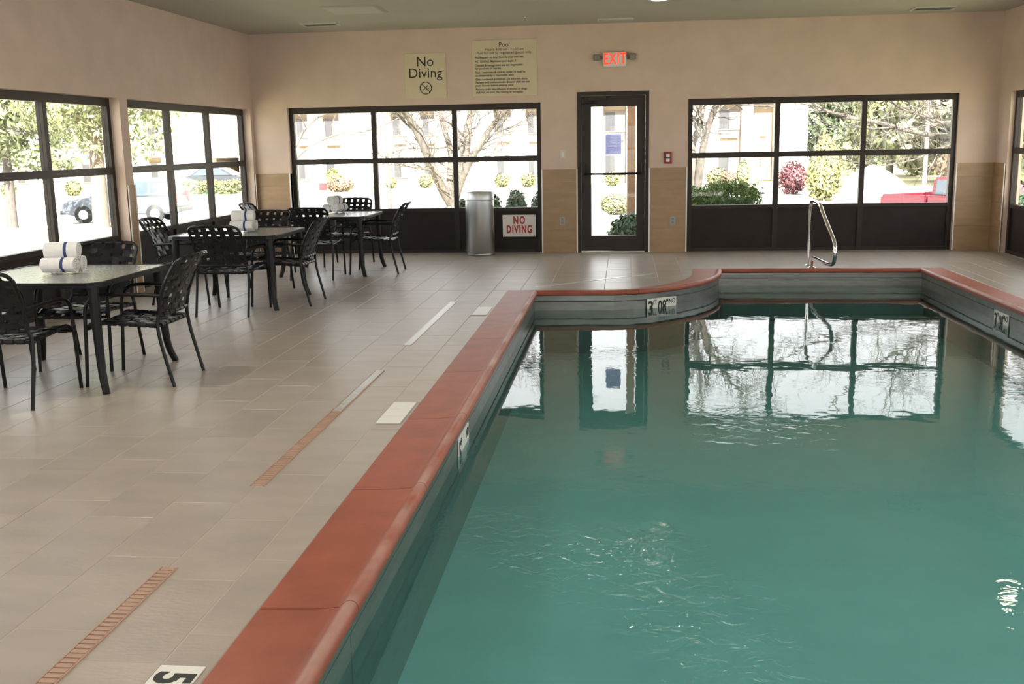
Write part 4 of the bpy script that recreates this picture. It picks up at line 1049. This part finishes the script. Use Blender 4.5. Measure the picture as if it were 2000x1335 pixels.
# --- vehicles
def vehicle(name, loc, rz, paint, label, body, roof, L, Wd, gl, wheels, extra=None):
    """body / roof: side outlines (x forward, z); gl: window outlines; built by extruding with tumblehome"""
    r = tag(empty(name, loc, rz), label, 'car')
    def loft(poly, w0, w1, zlo, zhi, nm, m):
        n = len(poly); hw = lambda z: w0+(w1-w0)*max(0, min(1, (z-zlo)/(zhi-zlo)))
        v = [(x, -hw(z), z) for x, z in poly]+[(x, hw(z), z) for x, z in poly]
        bm = bmesh.new(); vs = [bm.verts.new(q) for q in v]
        bm.faces.new(vs[:n]); bm.faces.new(vs[n:][::-1])
        for i in range(n): bm.faces.new((vs[i], vs[n+i], vs[n+(i+1) % n], vs[(i+1) % n]))
        bmesh.ops.recalc_face_normals(bm, faces=bm.faces[:])
        bmesh.ops.bevel(bm, geom=[e for e in bm.edges if e.calc_face_angle(0) > .6], offset=.05, segments=2, affect='EDGES')
        return bm_obj(nm, bm, m, r)
    loft(body, Wd/2, Wd/2-.03, .3, 1.0, 'body', paint)
    zs = [z for _, z in roof]; loft(roof, Wd/2-.06, Wd/2-.22, min(zs), max(zs), 'cabin', paint)
    zl, zh = min(zs), max(zs)
    for poly in gl:
        for s in (-1, 1):
            hw = lambda z: Wd/2-.06-.16*(z-zl)/(zh-zl)+.006
            pts = [(x, s*hw(z), z) for x, z in poly]; n = len(pts)
            MB().add(pts+[(x, y-s*.02, z) for x, y, z in pts], [tuple(range(n)) if s < 0 else tuple(range(n-1, -1, -1))]+[(i, (i+1) % n, n+(i+1) % n, n+i) for i in range(n)]).build('side_window', 'car_glass', r)
    for xw, rw in wheels:
        for s in (-1, 1):
            o = MB().lathe([(0, -.1), (rw*.55, -.1), (rw, -.09), (rw, .09), (rw*.6, .1), (rw*.55, .085), (0, .08)], 24).build('wheel', 'tyre', r, True); o.rotation_euler.x = -s*PI/2; o.location = (xw, s*(Wd/2-.09), rw)
            h = MB().lathe([(0, .0), (rw*.55, .0), (rw*.5, .02), (0, .035)], 16).build('hubcap', 'headlight', o, True); h.location.z = .085
    return r
def rbox(r, name, x0, y0, z0, x1, y1, z1, m, b=.02): MB().bbox(x0, y0, z0, x1, y1, z1, b).build(name, m, r)
suv_body = [(-2.25, .42), (-2.3, .7), (-2.22, 1.02), (1.15, 1.02), (2.05, .92), (2.25, .75), (2.28, .42), (1.9, .32), (-1.9, .32)]
suv_roof = [(-2.2, 1.0), (-2.0, 1.62), (-1.5, 1.72), (.2, 1.70), (.55, 1.62), (1.25, 1.0)]
suv_gl = [[(-2.0, 1.06), (-1.85, 1.58), (-1.25, 1.60), (-1.25, 1.06)], [(-1.15, 1.06), (-1.15, 1.60), (-.30, 1.60), (-.30, 1.06)], [(-.20, 1.06), (-.20, 1.60), (.35, 1.58), (.95, 1.06)]]
p = at(250, 425, 40)
v = vehicle('suv_car', (p.x, 40, ground(p.x, 40)), PI+.10, 'car_silver', 'silver grey sport utility car parked behind the pine trunk', suv_body, suv_roof, 4.5, 1.8, suv_gl, [(1.42, .35), (-1.42, .35)])
for s in (-1, 1):
    rbox(v, 'headlight', 2.12, s*.62-.18, .70, 2.30, s*.62+.18, .86, 'headlight'); rbox(v, 'tail_light', -2.32, s*.75-.1, .75, -2.18, s*.75+.1, 1.2, 'alarm_red'); rbox(v, 'mirror', .85, s*.95-.1, 1.05, 1.0, s*.95+.1, 1.22, 'car_silver')
rbox(v, 'grille', 2.22, -.4, .55, 2.31, .4, .78, 'car_trim'); rbox(v, 'bumper', 2.15, -.85, .36, 2.36, .85, .52, 'car_trim'); rbox(v, 'bumper', -2.38, -.85, .38, -2.2, .85, .56, 'car_trim')
MB().add([(.60, -.62, 1.60), (.60, .62, 1.60), (1.26, .74, 1.06), (1.26, -.74, 1.06), (.56, -.62, 1.58), (.56, .62, 1.58), (1.22, .74, 1.04), (1.22, -.74, 1.04)], [(0, 1, 2, 3), (7, 6, 5, 4), (0, 4, 5, 1), (1, 5, 6, 2), (2, 6, 7, 3), (3, 7, 4, 0)]).build('windscreen', 'car_glass', v)
sed_body = [(-2.3, .45), (-2.35, .7), (-2.25, .95), (-1.5, .98), (1.0, .96), (2.1, .82), (2.3, .65), (2.3, .40), (1.9, .28), (-1.9, .28)]
sed_roof = [(-1.75, .94), (-1.1, 1.38), (-.7, 1.44), (.1, 1.44), (.4, 1.38), (1.15, .94)]
sed_gl = [[(-1.45, .99), (-1.0, 1.34), (-.42, 1.37), (-.42, .99)], [(-.34, .99), (-.34, 1.37), (.25, 1.34), (.85, .99)]]
p = at(1585, 395, 23.2)
v = vehicle('sedan_car', (p.x+.4, 23.2, ground(p.x+.4, 23.2)+.015), .12, 'car_white', 'white car with only its roof showing above the window sill', sed_body, sed_roof, 4.6, 1.75, sed_gl, [(1.4, .32), (-1.4, .32)])
p = at(432, 355, 62)
v = vehicle('sedan_car', (p.x, 62, ground(p.x, 62)), .0, 'car_dark', 'dark car parked at the building behind the low hedge', sed_body, sed_roof, 4.6, 1.75, sed_gl, [(1.4, .32), (-1.4, .32)])
# red pickup
PY = 33
p0 = at(1723, 373, PY); pz = ground(p0.x+2.24, PY-1.77)
tr = tag(empty('pickup_truck', (p0.x+2.24, PY-1.77, pz), -1.0), 'red pickup truck parked outside, its bed and cab above the sill', 'truck')
tr_b = [(-2.7, .55), (-2.75, .75), (-2.70, 1.28), (-1.05, 1.28), (-1.05, .5), (-2.2, .45)]
def slab(poly, y0, y1, nm, m, b=.03):
    bm = bmesh.new(); n = len(poly); vs = [bm.verts.new((x, y0, z)) for x, z in poly]+[bm.verts.new((x, y1, z)) for x, z in poly]
    bm.faces.new(vs[:n]); bm.faces.new(vs[n:][::-1])
    for i in range(n): bm.faces.new((vs[i], vs[n+i], vs[n+(i+1) % n], vs[(i+1) % n]))
    bmesh.ops.recalc_face_normals(bm, faces=bm.faces[:])
    if b: bmesh.ops.bevel(bm, geom=bm.edges[:], offset=b, segments=2, affect='EDGES')
    return bm_obj(nm, bm, m, tr)
for s in (-1, 1): slab(tr_b, s*.93-(.10 if s > 0 else 0), s*.93+(.10 if s < 0 else 0), 'bed_side', 'car_red', .025)
rbox(tr, 'tailgate', -2.74, -.82, .62, -2.66, .82, 1.27, 'car_red'); rbox(tr, 'bed_floor', -2.66, -.83, .60, -1.05, .83, .68, 'car_trim')
rbox(tr, 'bed_front', -1.11, -.83, .62, -1.05, .83, 1.28, 'car_red')
slab([(-1.0, .45), (-1.0, 1.30), (1.15, 1.28), (2.45, 1.12), (2.62, .95), (2.62, .48)], -.92, .92, 'body', 'car_red', .05)
slab([(-.98, 1.27), (-.90, 1.78), (-.77, 1.84), (.45, 1.84), (.62, 1.78), (1.2, 1.27)], -.80, .80, 'cab', 'car_red', .06)
for s in (-1, 1):
    pts = [(-.80, 1.33), (-.76, 1.74), (.42, 1.74), (.95, 1.33)]
    MB().add([(x, s*.806, z) for x, z in pts]+[(x, s*.78, z) for x, z in pts], [(0, 1, 2, 3) if s < 0 else (3, 2, 1, 0), (0, 1, 5, 4), (1, 2, 6, 5), (2, 3, 7, 6), (3, 0, 4, 7)]).build('side_window', 'car_glass', tr)
    rbox(tr, 'door_handle', -.35, s*.925-.02, 1.08, -.18, s*.925+.02, 1.12, 'headlight', .008); rbox(tr, 'tail_light', -2.77, s*.86-.06, .80, -2.68, s*.86+.06, 1.2, 'alarm_red'); rbox(tr, 'headlight', 2.55, s*.7-.15, .75, 2.66, s*.7+.15, .95, 'headlight'); rbox(tr, 'mirror', .75, s*1.02-.1, 1.30, .85, s*1.02+.1, 1.5, 'car_trim')
    for xw in (-1.7, 1.75):
        o = MB().lathe([(0, -.12), (.2, -.12), (.38, -.1), (.38, .1), (.24, .12), (.2, .09), (0, .09)], 24).build('wheel', 'tyre', tr, True); o.rotation_euler.x = -s*PI/2; o.location = (xw, s*.82, .38)
        h = MB().lathe([(0, .0), (.2, .0), (.18, .02), (0, .035)], 16).build('hubcap', 'headlight', o, True); h.location.z = .09
MB().box(-.955, -.68, 1.38, -.91, .68, 1.74).build('rear_window', 'car_glass', tr)
rbox(tr, 'bumper', -2.95, -.9, .5, -2.76, .9, .68, 'headlight'); rbox(tr, 'bumper', 2.6, -.9, .45, 2.8, .9, .66, 'headlight')
# small red and white sign by the far shrubs
p = at(631, 365, 56); zg = ground(p.x, 56); r = tag(empty('red_white_sign', (p.x, 56, zg)), 'small red and white sign standing near the wide brown shrub', 'sign')
MB().box(-.22, -.03, .35, .22, 0, .75).build('lower_panel', 'alarm_red', r); MB().box(-.22, -.03, .75, .22, 0, 1.1).build('upper_panel', 'sign_white', r)
for s in (-1, 1): MB().box(s*.2-.02, -.02, -.1, s*.2+.02, -.001, .36).build('leg', 'steel', r)
